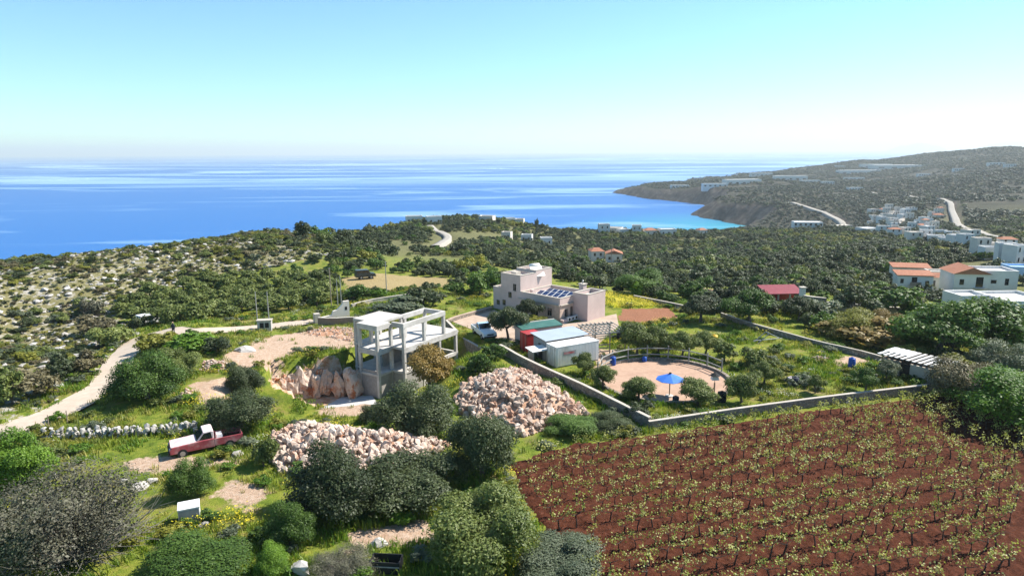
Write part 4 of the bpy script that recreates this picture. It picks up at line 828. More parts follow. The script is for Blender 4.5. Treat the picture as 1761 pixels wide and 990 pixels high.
for i, (d, x, y, row) in enumerate(vines[:300]):
    root = thing('grape_vine', f'grape vine with dark trunk and pale leaves in the {ORD[row]} row from the vineyard wall', 'vine', (x, y, 2.05), RA+random.uniform(-.4, .4)+(math.pi if random.random() < .5 else 0), f'grape vines of the {ORD[row]} row from the wall')
    a, b_ = VM[i % 10]; s = random.uniform(.85, 1.3); root.scale = (s, s, s*random.uniform(.85, 1.15)); link('trunk', a, 'vine_bark', root); link('foliage', b_, 'vine_leaf', root)
if len(vines) > 300:
    pts = np.array([(x, y, 2.05) for d, x, y, row in vines[300:]])
    joined = []
    for a, b_ in VM[:5]:
        me = bpy.data.meshes.new('vine_joined'); va = np.zeros(len(a.vertices)*3, np.float32); a.vertices.foreach_get('co', va); vb = np.zeros(len(b_.vertices)*3, np.float32); b_.vertices.foreach_get('co', vb)
        na = len(a.vertices); fa = [list(p.vertices) for p in a.polygons]; fb = [[i+na for i in p.vertices] for p in b_.polygons]
        me.from_pydata(np.concatenate([va, vb]).reshape(-1, 3).tolist(), [], fa+fb); me.materials.append(MATS['vine_bark']); me.materials.append(MATS['vine_leaf']); mi = [0]*len(fa)+[1]*len(fb); me.polygons.foreach_set('material_index', mi)
        at = me.attributes.new('tone', 'FLOAT', 'POINT'); at.data.foreach_set('value', np.random.default_rng(3).random(len(me.vertices)).astype(np.float32)); joined.append((me, 'vine_bark'))
    sv = RNG.uniform(.85, 1.3, len(pts)); o = scatter('far_vines', pts, np.stack([sv, sv, sv], 1), joined, 'farther rows of grape vines towards the boundary wall', 'vines')

# ---------------------------------------------------------------- rubble heaps
def heap(label, poly_px, h, nst, smin, smax, zref=None, mat='rubble', noise_s=1, name='rubble_heap'):
    poly = Pc(poly_px); cx = sum(p[0] for p in poly)/len(poly); cy = sum(p[1] for p in poly)/len(poly); gz_ = Hs(cx, cy); root = thing(name, label, 'rubble', (cx, cy, gz_))
    xs = np.array([p[0] for p in poly]); ys = np.array([p[1] for p in poly]); st_ = .35; X, Y = np.meshgrid(np.arange(xs.min()-1, xs.max()+1, st_), np.arange(ys.min()-1, ys.max()+1, st_), indexing='ij')
    def hz_(x, y): s = sdf(x, y, poly); rmax = max(1.0, min(np.ptp(xs), np.ptp(ys))*.42); return height(x, y)+h*np.clip(s/rmax, -.05, 1)**.8*(.8+.9*fbm(x/2.2, y/2.2, 33+noise_s)+.15) if False else height(x, y)+h*np.sign(s)*np.abs(np.clip(s/rmax, -.05, 1))**.8*(.9+.9*fbm(x/2.2, y/2.2, 33+noise_s))
    Zh = hz_(X, Y)-.1; n0, n1 = X.shape; ii = np.arange(n0-1)[:, None]*n1+np.arange(n1-1)[None]; F = np.stack([ii, ii+n1, ii+n1+1, ii+1], -1).reshape(-1, 4); sd_ = sdf(X, Y, poly).ravel(); F = F[sd_[F].max(1) > -.3]
    u_ = np.unique(F); rm = np.full(n0*n1, -1); rm[u_] = np.arange(len(u_)); base = fastmesh('mound', np.stack([X.ravel()-cx, Y.ravel()-cy, Zh.ravel()-gz_], 1)[u_], rm[F], smooth=True); link('mound', base, 'heap_earth', root)
    rng = random.Random(nst); cnt = 0; extra = []; tries = 0
    while cnt < nst and tries < nst*30:
        tries += 1; x, y = rng.uniform(xs.min(), xs.max()), rng.uniform(ys.min(), ys.max())
        if float(sdf(np.array([x]), np.array([y]), poly)[0]) < .0: continue
        s = smin+(smax-smin)*rng.random()**2.6; z = float(hz_(np.array([x]), np.array([y]))[0]); cnt += 1
        if cnt <= 290:
            o = link('stone', rng.choice(ROCKS), mat, root); o.location = (x-cx, y-cy, z-gz_+s*.12); s *= 1.15; o.scale = (s, s, s); o.rotation_euler = (rng.random()*6, rng.random()*6, rng.random()*6)
        else: extra.append((x-cx, y-cy, z-gz_+s*.08, s*.95))
    if extra:
        V = []; F = []
        for x, y, z, s in extra:
            me = rng.choice(ROCKS); q = Euler((rng.random()*6, rng.random()*6, rng.random()*6)).to_matrix(); k = len(V)
            for v in me.vertices: c = q @ v.co*s; V.append((c.x+x, c.y+y, c.z+z))
            F += [[k+i for i in p.vertices] for p in me.polygons]
        me = bpy.data.meshes.new('small_stones'); me.from_pydata(V, [], F); o = link('small_stones', me, mat, root); o['kind'] = 'stuff'
    return root
surf('heap_earth', (.34, .18, .10), (.52, .37, .27), 1.5, .95, .6, .05, (.36, .14, .06))
heap('big heap of pinkish broken stones beside the boundary wall', [(782, 690), (800, 660), (870, 640), (905, 640), (960, 672), (1012, 712), (970, 730), (900, 752), (830, 735), (790, 712)], 2.3, 1700, .28, 1.2)
heap('long low heap of whitish rubble below the concrete frame', [(455, 775), (470, 745), (540, 735), (620, 745), (700, 752), (770, 765), (740, 795), (640, 812), (520, 815), (478, 810)], 1.5, 1500, .28, 1.15, noise_s=4)
heap('small whitish stone pile beside the bush in the bare yard', [(342, 637), (350, 622), (390, 622), (392, 636), (368, 641)], .7, 90, .25, .6, mat='rubble', noise_s=7)
heap('spread gravelly stone pile on the bare yard behind the frame', [(515, 575), (530, 561), (612, 565), (612, 590), (560, 580)], .5, 330, .15, .4, noise_s=9)
heap('few white stones at the edge of the red earth patch', [(308, 682), (318, 668), (335, 672), (330, 690), (315, 694)], .4, 40, .25, .6, noise_s=11)
heap('junk pile of stones and scrap in the grass by the slatted shed', [(1395, 618), (1402, 612), (1425, 612), (1428, 622), (1405, 624)], .35, 45, .2, .5, noise_s=13)
heap('low pile of stones on the grass under the boundary wall', [(1030, 718), (1036, 712), (1060, 714), (1058, 722)], .3, 22, .3, .8, mat='limestone', noise_s=15)
# cut rock faces of the pit: jagged blocks
root = thing('rock_cutting', 'cut red and white rock face behind the pit of the building site', 'rock face', P(545, 665))
for i in range(15):
    f = i/14; u = 472+f*140; p = np.array(pz(u, 688-11*math.sin(f*2.4)+(5 if i % 2 else 0), -2.0)); me = rock_mesh('rock_block_mesh', 600+i, 3, 1.0)
    for v_ in me.vertices: v_.co += Vector((float(fbm(np.array([v_.co.z*5+i]), np.array([v_.co.x*5]), 3)[0]), float(fbm(np.array([v_.co.x*6]), np.array([v_.co.z*4+i]), 5)[0]), 0))*.22
    o = link('rock_block', me, 'cutrock', root); o.location = Vector(p)-root.location+Vector((0, .5, 1.25)); o.scale = (random.uniform(1.5, 2.3), 2.0, random.uniform(3.9, 5.2)*(.78+.25*f)); o.rotation_euler = (random.uniform(-.15, .15), random.uniform(-.15, .15), random.uniform(-.6, .6))
for u, v, w, h, lab in [(520, 985, 44, 34, 'large jagged white boulder beside the dead brushwood'), (590, 785, 0, 0, ''), (375, 905, 0, 0, ''), (352, 905, 18, 14, 'pale boulder on the grass beside the white cabinet'), (92, 822, 16, 16, 'upright white stone between the two green bushes by the track'), (240, 838, 28, 16, 'pale limestone outcrop above the half-bare twiggy bush'), (650, 938, 30, 20, 'tawny slab of rock in the clearing near the black crate'), (265, 828, 18, 10, 'low pale stone beside the limestone outcrop'), (408, 782, 20, 14, 'grey white boulder in the flowers below the pickup truck'), (422, 762, 16, 10, 'flat grey stone behind the tailgate of the pickup truck'), (420, 604, 34, 13, 'long pale rock slab lying in the bare yard'), (215, 828, 14, 10, 'small white stone on the edge of the dirt path')]:
    if not w: continue
    p = P(u, v); k = pxm(p); o = link('boulder', random.choice(BOULD), 'limestone', label=lab, category='boulder'); o.location = p+Vector((0, 0, h/k*.2)); o.scale = (w/k*1.15, w/k*.9, h/k*1.3); o.rotation_euler = (.1, .1, random.uniform(-.5, .5))
# dry-stone wall of single stones
wall_line = smooth_line(Pc([(78, 752), (120, 752), (180, 751), (240, 748), (290, 744), (335, 741)]), .5); p0 = wall_line[0]
root = thing('dry_stone_wall', 'low tumbled dry-stone wall between the grass terraces and the pickup truck', 'wall', (p0[0], p0[1], Hs(*p0)))
for i, (x, y) in enumerate(wall_line):
    for c_ in range(3):
        for s in (-.2, .22):
            o = link('stone', random.choice(ROCKS), 'limestone', root); q = random.uniform(.45, .72); o.scale = (q, q, q*.85); o.rotation_euler = (random.random()*6, random.random()*6, random.random()*6)
            o.location = Vector((x+random.uniform(-.15, .15), y+s*(1-.25*c_), Hs(x, y)+.12+.3*c_*random.uniform(.7, 1.1)))-root.location

# ---------------------------------------------------------------- boundary walls
def wall(name, label, pts, h, t=.35, mat='stonewall', cap='coping', step=2.0, capw=.015):
    ln = smooth_line(pts, step) if len(pts) > 2 else [tuple(np.array(pts[0])+(np.array(pts[1])-np.array(pts[0]))*f) for f in np.linspace(0, 1, max(2, int(math.dist(pts[0], pts[1])/step)))]
    ox_, oy_ = ln[0]; oz = Hs(ox_, oy_); root = thing(name, label, 'wall', (ox_, oy_, oz)); L_ = np.array(ln); zs = height(L_[:, 0], L_[:, 1])-oz
    zs = np.convolve(np.pad(zs, 2, 'edge'), np.ones(5)/5, 'valid') if len(zs) > 5 else zs
    for part, w, z0, z1, mt in (('wall_body', t, -.6, h, mat), ('coping', t+capw*2, h, h+.07, cap)):
        V = []; F = []
        for i, p in enumerate(L_):
            tt_ = L_[min(i+1, len(L_)-1)]-L_[max(i-1, 0)]; tt_ = tt_/np.linalg.norm(tt_); nn = np.array([-tt_[1], tt_[0]])*w/2
            for q, z in ((p+nn, z0), (p+nn, z1), (p-nn, z1), (p-nn, z0)): V.append((q[0]-ox_, q[1]-oy_, z+zs[i]))
        for i in range(len(L_)-1):
            for j in range(4): a = i*4+j; b2 = i*4+(j+1) % 4; F.append((a, a+4, b2+4, b2))
        F += [(0, 1, 2, 3), tuple(len(V)-4+i for i in (3, 2, 1, 0))]; me = bpy.data.meshes.new(part); me.from_pydata(V, [], F); me.update(); link(part, me, mt, root)
    return root
wall('boundary_wall', 'stone boundary wall running from the house yard past the rubble heap', WALLPATHS['w1'], .95, .3)
wall('boundary_wall', 'stone wall with pale coping along the top edge of the vineyard', [(A_[0], A_[1]), WALLPATHS['w2'][1], WALLPATHS['w2'][2]], .7, .28)
wall('garden_wall', 'long low white-topped wall behind the long grass', WALLPATHS['w3'], .6, .22)
wall('garden_wall', 'short pale wall behind the yellow flower field', WALLPATHS['w4'], .7, .3)
wall('garden_wall', 'long garden wall between the red shelter and the white tower', WALLPATHS['w5'], 1.7, .4)
wall('garden_wall', 'low concrete wall beside the dry field', WALLPATHS['w6'], .5, .35, 'coping')
wall('stone_wall', 'tall rough stone wall beside the red roofed shelter', Pc([(1381, 533), (1398, 536), (1418, 538)]), 2.2, .5)
wall('yard_wall', 'low brick-red wall at the gate of the building plot', Pc([(548, 557), (580, 558), (616, 556)]), .9, .35, 'brickwall' if 'brickwall' in MATS else surf('brickwall', (.26, .16, .12), (.36, .24, .18), 3, .9, .4, .03).name)
wall('terrace_edge', 'low stone edging along the paved yard of the house', Pc([(770, 556), (790, 548), (845, 533)]), .45, .4, 'stonewall', 'paving')

# gate wall stepped, beige
p = P(545, 553); q = P(601, 546); rz = math.atan2(q.y-p.y, q.x-p.x); L_ = (q-p).length
root = thing('gate_wall', 'stepped beige gate wall with a dark panel as its small window opening', 'wall', p, rz)
MB().prism_y([(0, -.3), (L_, -.3), (L_, 2.5), (L_*.82, 2.5), (L_*.80, 2.1), (L_*.62, 1.35), (L_*.5, 1.25), (L_*.45, .7), (0, .5)], -.2, .2).build('wall_body', 'cream_wall', root)
MB().box(L_*.86, L_*.93, -.215, -.2, 1.2, 1.7).build('window', 'dark', root)  # dark panel on the solid wall stands for the opening's inner shade
MB().box(-.4, .4, -.4, .4, -.3, 1.2).build('pier', 'coping', root, bevel=.03)

# ---------------------------------------------------------------- unfinished concrete frame
root = thing('concrete_frame_building', 'unfinished three-level bare concrete frame house beside the pit', 'building', (FO[0], FO[1], -2.1), FA)
Z0, Z1, Z2, Z3 = 0, 2.8, 5.6, 8.4
def col(a, b_, z0, z1, s=.34): MB().box(a-s/2, a+s/2, b_-s/2, b_+s/2, z0, z1).build('column', 'concrete', root, bevel=.02)
def slab(poly, z1, t=.3): MB().prism(poly, z1-t, z1).build('slab', 'concrete', root, bevel=.02)
def beam(a0, a1, b0, b1, z1, t=.5): MB().box(a0, a1, b0, b1, z1-t, z1).build('beam', 'concrete', root, bevel=.02)
S2 = [(-.2, -.2), (9.6, -.2), (9.6, 6.6), (-1.2, 6.6), (-1.2, 4.7), (-2.5, 4.7), (-2.5, 1.6), (-.2, 1.6)]
slab(S2, Z2, .28); slab([(-.2, -.2), (6.2, -.2), (6.2, 6.6), (-1.2, 6.6), (-1.2, 4.7), (-2.5, 4.7), (-2.5, 1.6), (-.2, 1.6)], Z1, .26)
slab([(-1.2, 2.9), (-2.5, 2.9), (-2.5, 1.6), (-.2, 1.6), (3.0, 2.8), (3.0, 6.6), (-1.2, 6.6)][::-1], Z3, .3) if False else slab([(-2.5, 1.6), (-.35, 1.6), (-.35, 2.75), (3.1, 2.75), (3.1, 6.6), (-1.2, 6.6), (-1.2, 4.7), (-2.5, 4.7)], Z3, .3)
MB().box(-.2, 9.6, -.205, .1, Z2-.62, Z2-.281).build('beam', 'concrete', root); MB().box(9.3, 9.605, .1, 6.6, Z2-.62, Z2-.281).build('beam', 'concrete', root)
MB().box(-2.505, -2.2, 1.6, 4.7, Z2-.6, Z2-.281).build('beam', 'concrete', root); MB().box(-2.505, -2.2, 1.6, 4.7, Z3-.6, Z3-.301).build('beam', 'concrete', root); MB().box(-2.2, -.35, 1.595, 1.9, Z3-.6, Z3-.301).build('beam', 'concrete', root); MB().box(-2.2, -.35, 1.595, 1.9, Z2-.6, Z2-.281).build('beam', 'concrete', root)
MB().box(6.2, 9.3, -.2, .1, Z1-.4, Z1).build('beam', 'concrete', root); MB().box(9.3, 9.6, -.2, 6.6, Z1-.4, Z1).build('beam', 'concrete', root)
for a0, a1, b0, b1 in ((-.2, 7.3, -.2, .15), (3.1, 7.3, 2.75, 3.1), (-.2, .15, .15, 1.6), (6.95, 7.3, .15, 2.75)): beam(a0, a1, b0, b1, Z3, .55)
for a, b_ in ((0, 0), (3.5, 0), (7.1, 0), (7.1, 2.9), (3.5, 2.95), (-.1, 1.85), (-2.3, 1.8), (-2.3, 4.5), (-1, 6.4), (2.9, 6.4), (2.9, 3.0), (-.5, 4.5)): col(a, b_, Z2, Z3-.3)
for a, b_ in ((0, 0), (3.2, 0), (6.2, 0), (9.4, 0), (9.4, 3.2), (9.4, 6.4), (5, 6.4), (2, 6.4), (-1, 6.4), (-2.3, 1.8), (-2.3, 4.5), (-.1, 1.85), (3.2, 3.4), (6.2, 3.4)):
    col(a, b_, Z1, Z2-.28); col(a, b_, Z0-.3, Z1-.25)
def blockwall(a0, a1, b0, b1, z0, z1): MB().box(a0, a1, b0, b1, z0, z1).build('block_wall', 'block', root)
blockwall(-2.42, -2.2, 1.97, 4.33, Z0-.3, Z1-.27); blockwall(-2.1, -.3, 1.7, 1.9, Z0-.3, Z1-.27); blockwall(.2, 3.0, -.1, .1, Z0-.3, Z1-.27); blockwall(3.4, 6.0, -.1, .1, Z0-.3, Z1-1.2); blockwall(-.1, .1, .2, 1.6, Z0-.3, Z1-.27)
blockwall(.1, 3.0, 3.3, 3.5, Z1, Z2-.29); blockwall(6.1, 6.3, .3, 3.2, Z1, Z2-.29); blockwall(6.4, 9.2, 6.3, 6.5, Z0-.3, Z2-.7); blockwall(3.4, 6.0, -.1, .1, Z1, Z1+.7); blockwall(-2.4, -2.2, 1.97, 4.33, Z1, Z1+.35); blockwall(6.4, 9.2, -.1, .1, Z0-.3, Z0+.55)

# ---------------------------------------------------------------- the flat-roofed house
root = thing('house', 'pinkish flat-roofed house with square tower and solar panels on the roof', 'house', (HO[0], HO[1], 2.0), HA)
def hb(name, mat, a0, a1, b0, b1, z0, z1, par=None, **k): return MB().box(a0, a1, -b1, -b0, z0, z1).build(name, mat, par or root, **k)
def block(a0, a1, b0, b1, zr, par_h, nm='wall', t=.28):
    w = hb(nm, 'plaster', a0, a1, b0, b1, -.4, zr)
    for q in ((a0, a1, b0, b0+t), (a0, a1, b1-t, b1), (a0, a0+t, b0+t, b1-t), (a1-t, a1, b0+t, b1-t)): hb('parapet', 'plaster', *q, zr, zr+par_h, w); hb('coping', 'coping', q[0]-.03, q[1]+.03, q[2]-.03, q[3]+.03, zr+par_h, zr+par_h+.07, w)
    hb('roof_surface', 'tarpaper', a0+t, a1-t, b0+t, b1-t, zr, zr+.02, w); return w
def block_walls_ok(): pass
wm = block(0, 7.25, 0, 6.9, 2.75, .55); ww = block(-2.6, 0, 2.8, 6.9, 3.2, .55); wt = block(7.25, 11.1, 0, 3.4, 5.2, .4); wt2 = block(7.25, 11.1, 3.4, 7.0, 5.0, .9); wa = block(11.1, 13, .3, 5, 2.9, .4)
hb('stone_facing', 'stoneface', -.04, 6.6, -.05, 0, -.35, 2.3, wm); hb('stone_facing', 'stoneface', -.05, 0, .0, 2.8, -.35, 2.3, wm); hb('ledge', 'coping', 0, 7.6, -.22, -.05, 2.32, 2.45, wm); hb('ledge', 'coping', -.25, -.05, 0, 2.8, 2.32, 2.42, wm)
hb('terrace_bench', 'plaster', -.8, -.3, -.3, .9, -.35, .5, wm)
def win(a0, a1, b0, b1, z0, z1, par, nm='window'):
    w = hb(nm, 'dark', a0, a1, b0, b1, z0, z1, par); d = .03
    if b1-b0 < a1-a0: hb('frame', 'timber', (a0+a1)/2-.03, (a0+a1)/2+.03, b0-.02, b0, z0, z1, w); hb('pane', 'glass', a0+.06, a1-.06, b0-.012, b0, z0+.06, z1-.06, w); hb('sill', 'coping', a0-.08, a1+.08, b0-.1, b0+.02, z0-.08, z0, w)
    else: hb('frame', 'timber', a0-.02, a0, (b0+b1)/2-.03, (b0+b1)/2+.03, z0, z1, w); hb('pane', 'glass', a0-.012, a0, b0+.06, b1-.06, z0+.06, z1-.06, w); hb('sill', 'coping', a0-.1, a0+.02, b0-.08, b1+.08, z0-.08, z0, w)
win(1.4, 2.1, -.075, .02, .7, 1.75, wm); win(3.9, 5.0, -.075, .02, -.1, 1.8, wm, 'door'); win(-.075, .02, 1.0, 1.6, .6, 1.65, wm); win(-.075, .02, 2.25, 2.7, -.1, 1.85, wm, 'door')
win(8.1, 8.65, -.025, .02, 3.3, 4.3, wt); win(9.0, 9.6, -.025, .02, 2.2, 3.0, wt); win(10.2, 10.8, -.025, .02, .9, 1.7, wt); win(11.7, 12.3, .275, .32, .7, 1.4, wa)
hb('chimney', 'plaster', .6, 1.4, 6.0, 6.8, 2.75, 4.3, wm); hb('chimney_cap', 'coping', .5, 1.5, 5.9, 6.9, 4.3, 4.4, wm); MB().lathe([(.1, 0), (.1, .35), (.16, .4), (.02, .5)], 8, (1.0, -6.4, 4.4)).build('chimney_pot', 'steel', wm); hb('roof_vent', 'plaster', 6.0, 6.5, 1.2, 1.7, 2.75, 3.55, wm); hb('roof_hatch', 'coping', 9.2, 10.2, 1.2, 2.2, 5.2, 5.75, wt)
for r_ in range(2):                           # two tilted solar arrays
    for i in range(5):
        a = 1.0+i*.98; b_ = 1.5+r_*1.95; o = bpy.data.objects.new('solar_panel', None); COL.objects.link(o); o.parent = root; o.location = (a, -b_, 2.85)
        ng_ = MB().box(-.47, .47, -.8, .8, 0, .05).build('panel_frame', 'white_metal', o); cl_ = MB().box(-.42, .42, -.75, .75, .05, .056).build('cells', 'solar_cell', o)
        for c_ in (ng_, cl_): c_.rotation_euler = (R(-20), 0, 0); c_.location = (0, 0, .32)
        MB().box(-.45, -.4, -.7, .7, -.08, .0).build('rail', 'steel', o); MB().box(.3, .36, .5, .56, -.08, .5).build('leg', 'steel', o); MB().box(.3, .36, -.56, -.5, -.08, .2).build('leg', 'steel', o)
o = thing('solar_water_heater', 'white solar water heater standing on the house tower', 'water heater', (*hl(8.6, 4.6), 7.05), math.pi+.45)
MB().tube([(-.75, 0, 1.35), (.75, 0, 1.35)], .3, 14).build('tank', 'white_metal', o, smooth=True); q = MB().box(-.95, .95, -1.0, 1.0, 0, .08).build('collector', 'white_metal', o); q.rotation_euler = (R(-42), 0, 0); q.location = (0, .85, .62)
for s in (-.7, .7): MB().tube([(s, 0, 0), (s, 0, 1.15)], .03, 5).build('leg', 'steel', o); MB().tube([(s, 1.5, 0), (s, .0, 1.1)], .03, 5).build('stand_rail', 'steel', o)
for i in range(3):
    o = thing('air_conditioner', 'white air conditioner unit on the ground against the stone-faced house wall', 'air conditioner', (*hl(-.75, 1.25+i*.75-.2), 2.08), HA, 'air conditioner units beside the house door')
    MB().box(-.17, .17, -.32, .32, .05, .62).build('casing', 'white_metal', o, bevel=.02); MB().lathe([(.2, 0), (.2, .02)], 14).build('fan_grille', 'dark', o).matrix_local = Matrix.Translation((-.171, .05, .34)) @ Matrix.Rotation(R(-90), 4, 'Y'); MB().box(-.15, .15, -.28, -.22, 0, .05).box(-.15, .15, .22, .28, 0, .05).build('feet', 'dark', o)

# ---------------------------------------------------------------- sheds and containers by the yard
CA = math.atan2(.49, .87)
def at2(x, y, z=2.0): return (x, y, z)
o = thing('shipping_container', 'white corrugated shipping container with faded red print beside the ring', 'container', at2(4.75, 70.6), CA)
MB().box(0, 5.6, 0, 2.0, .1, 2.25).build('body', 'white_metal', o); MB().box(-.04, 5.64, -.04, 2.04, 2.25, 2.33).build('roof', 'white_metal', o)
for i in range(26): MB().box(.2+i*.2, .29+i*.2, -.03, 0, .2, 2.15).build('rib', 'white_metal', o)
for i in range(2): MB().box(-.03, 0, .08+i*.95, .95+i*.95, .2, 2.18).build('door', 'white_metal', o)
for yy in (.3, .8, 1.2, 1.7): MB().tube([(-.06, yy, .2), (-.06, yy, 2.15)], .02, 5).build('lock_rod', 'steel', o)
MB().box(.8, 2.5, -.045, -.03, 1.25, 1.75).build('print_panel', 'grey_sheet', o); MB().box(.95, 2.3, -.05, -.045, 1.4, 1.62).build('red_print', 'faded_red', o)
for xx in (.0, 5.5): MB().box(xx, xx+.1, .0, 2.0, -.2, .1).build('skid', 'steel', o)
o = thing('metal_shed', 'grey shed with pale silver sheet roof behind the white container', 'shed', at2(3.75, 73.0), CA)
MB().box(0, 5.2, 0, .08, -.2, 2.2).build('wall', 'grey_sheet', o); MB().box(0, 5.2, 2.6, 2.68, -.2, 2.5).build('wall', 'grey_sheet', o); MB().box(0, .08, .08, 2.6, -.2, 2.3).build('wall', 'grey_sheet', o); MB().box(5.12, 5.2, .08, 2.6, -.2, 2.3).build('wall', 'grey_sheet', o)
q = MB().box(-.3, 5.6, -.35, 3.0, 2.45, 2.52); q.v = [(x, y, z+.06*(y)) for x, y, z in q.v]; q.build('roof', 'silver_sheet', o); MB().box(-.02, 0, .8, 1.6, -.15, 1.8).build('door', 'dark', o)  # dark panel on the end wall stands for a shaded opening
o = thing('red_container', 'red container end standing beside the grey shed', 'container', at2(1.75, 76.2), CA)
MB().box(0, 1.9, 0, 1.7, -.1, 2.2).build('body', 'red_paint', o); MB().box(-.03, 1.93, -.03, 1.73, 2.2, 2.26).build('roof', 'red_paint', o)
for yy in (.06, .88): MB().box(-.03, 0, yy, yy+.76, .1, 2.2).build('door', 'red_paint', o)
for yy in (.4, 1.2): MB().tube([(-.05, yy, .1), (-.05, yy, 2.2)], .02, 5).build('lock_rod', 'steel', o)
o = thing('cabin', 'pale cabin with dark green roof between the hedge and the grey shed', 'cabin', at2(1.3, 79.0), CA-.05)
MB().box(0, 5.4, 0, 2.2, -.3, 2.0).build('wall', 'plaster', o); q = MB().box(-.1, 5.5, -.1, 2.3, 2.02, 2.1); q.v = [(x, y, z+.12*max(0, y)) for x, y, z in q.v]; q.build('roof', 'green_roof', o); MB().box(3.6, 4.3, -.02, 0, .9, 1.6).build('window', 'glass', o); MB().box(-.1, 5.5, 2.0, 2.25, 2.0, 2.36).build('gable_board', 'plaster', o)
o = thing('small_shelter', 'tiny lean-to shelter with white roof against the boundary wall', 'shelter', at2(2.3, 71.6), CA)
for xx in (0, 1.9):
    for yy in (0, 1.1): MB().box(xx, xx+.08, yy, yy+.08, -.1, 1.55).build('post', 'grey_timber', o)
q = MB().box(-.25, 2.2, -.25, 1.4, 1.58, 1.64); q.v = [(x, y, z+.1*y) for x, y, z in q.v]; q.build('roof', 'white_metal', o); MB().box(.0, .05, .1, 1.1, -.1, 1.5).build('side_board', 'grey_sheet', o)
# pergola, corral rails and water tank
o = thing('pergola', 'open timber pergola with slatted top beside the containers', 'pergola', P(1022, 612), .28)
for xx in (0, 1.9, 3.8):
    for yy in (0, 4.2): MB().tube([(xx, yy, -.2), (xx, yy, 2.5)], .07, 6).build('post', 'timber', o)
for yy in (0, 4.2): MB().box(-.3, 4.2, yy-.06, yy+.06, 2.5, 2.64).build('beam', 'grey_timber', o)
for i in range(9): MB().box(-.3+i*.53, -.22+i*.53, -.4, 4.6, 2.64, 2.72).build('slat', 'grey_timber', o)
for zz in (.4, .8, 1.2): MB().box(0, 1.9, -.04, .04, zz, zz+.1).build('rail', 'timber', o)
o = thing('slatted_screen', 'pale slatted screen at the edge of the house terrace', 'screen', P(992, 590), .42)
for i in range(7): MB().box(0, 4.6, -.02, .02, .15+i*.28, .27+i*.28).build('slat', 'coping', o)
for xx in (0, 2.3, 4.6): MB().box(xx-.05, xx+.05, .02, .1, -.2, 2.1).build('post', 'grey_timber', o)
for u, v, nm, lab, mt, r_, h in ((1072, 582, 'water_tank', 'black round water tank behind the olive tree', 'rubber', .85, 1.1), (1054, 628, 'barrel', 'blue plastic barrel under the pergola', 'blue_plastic', .32, 1.0), (1108, 622, 'barrel', 'blue barrel half hidden behind the ring fence', 'blue_plastic', .27, .6), (1464, 634, 'barrel', 'dark blue barrel beside the slatted shed', 'blue_plastic', .35, 1.2), (1367, 662, 'barrel', 'navy barrel in the long grass', 'cloth_dark', .36, .8), (1359, 661, 'barrel', 'pale pink barrel beside the navy barrel', 'sunbleached', .3, .75), (1241, 690, 'bin', 'black bin at the rim of the riding ring', 'rubber', .42, .95), (1162, 690, 'bucket', 'dark bucket beside the parasol pole', 'cloth_dark', .3, .5), (1228, 584, 'crate', 'yellow plastic tub beside the grey trolley', 'yellow_plastic', .45, .6)):
    p = P(u, v); o = thing(nm, lab, nm.replace('_', ' '), p)
    MB().lathe([(r_*.9, -.05), (r_, .1), (r_*1.03, h*.35), (r_, h*.38), (r_*1.03, h*.7), (r_, h*.72), (r_*.95, h*.95), (r_*.6, h)], 16).build('body', mt, o, smooth=True); MB().lathe([(r_*.3, h), (r_*.3, h+.08), (r_*.1, h+.09)], 12).build('lid', mt, o)
o = thing('trolley', 'grey metal trolley lying in the long grass behind the ring', 'trolley', P(1214, 582), .4); MB().box(-.8, .8, -.4, .4, .4, .5).build('bed', 'steel', o, bevel=.02); MB().tube([(-.8, -.35, .5), (-1.0, -.35, 1.0), (-1.0, .35, 1.0), (-.8, .35, .5)], .03, 5).build('handle', 'steel', o)
for xx in (-.6, .6):
    for yy in (-.42, .42): MB().tube([(xx, yy-.04, .2), (xx, yy+.04, .2)], .2, 10).build('wheel', 'rubber', o)

# ---------------------------------------------------------------- riding ring
o = thing('ring_kerb', 'low stone kerb round the sandy riding ring', 'kerb', (PEN[0], PEN[1], 2.0)); n_ = 64
mb = MB()
for i in range(n_):
    a, b2 = i*2*math.pi/n_, (i+1)*2*math.pi/n_; k = len(mb.v); hh_ = .32 if math.sin(a) > -.2 else .2
    for t in (a, b2):
        for rr_, zz in ((PENR-.02, -.2), (PENR-.02, hh_), (PENR+.32, hh_), (PENR+.32, -.2)): mb.v.append((rr_*math.cos(t), rr_*math.sin(t), zz))
    mb.f += [[k+j, k+(j+1) % 4, k+4+(j+1) % 4, k+4+j] for j in range(4)]
mb.build('kerb_ring', 'stonewall', o)
o = thing('ring_fence', 'grey two-rail timber fence round the back of the riding ring', 'fence', (PEN[0], PEN[1], 2.0)); rf = PENR+.15; angs = [R(a) for a in np.linspace(172, 14, 9)]
for a in angs: MB().tube([(rf*math.cos(a), rf*math.sin(a), .0), (rf*math.cos(a), rf*math.sin(a), 1.75)], .075, 6).build('post', 'grey_timber', o)
for a, b2 in zip(angs[:-1], angs[1:]):
    for zz in (.75, 1.45): MB().tube([(rf*math.cos(a)*.99, rf*math.sin(a)*.99, zz), (rf*math.cos(b2)*.99, rf*math.sin(b2)*.99, zz)], .065, 6).build('rail', 'grey_timber', o)
p = P(1151, 682); o = thing('parasol', 'blue parasol on a wooden pole in the riding ring', 'parasol', (p.x, p.y, 2.05))
MB().tube([(0, 0, 0), (0, 0, 2.0)], .05, 7).build('pole', 'timber', o); V = [(0, 0, 2.3)]+[(1.35*math.cos(i*math.pi/4), 1.35*math.sin(i*math.pi/4), 1.72) for i in range(8)]
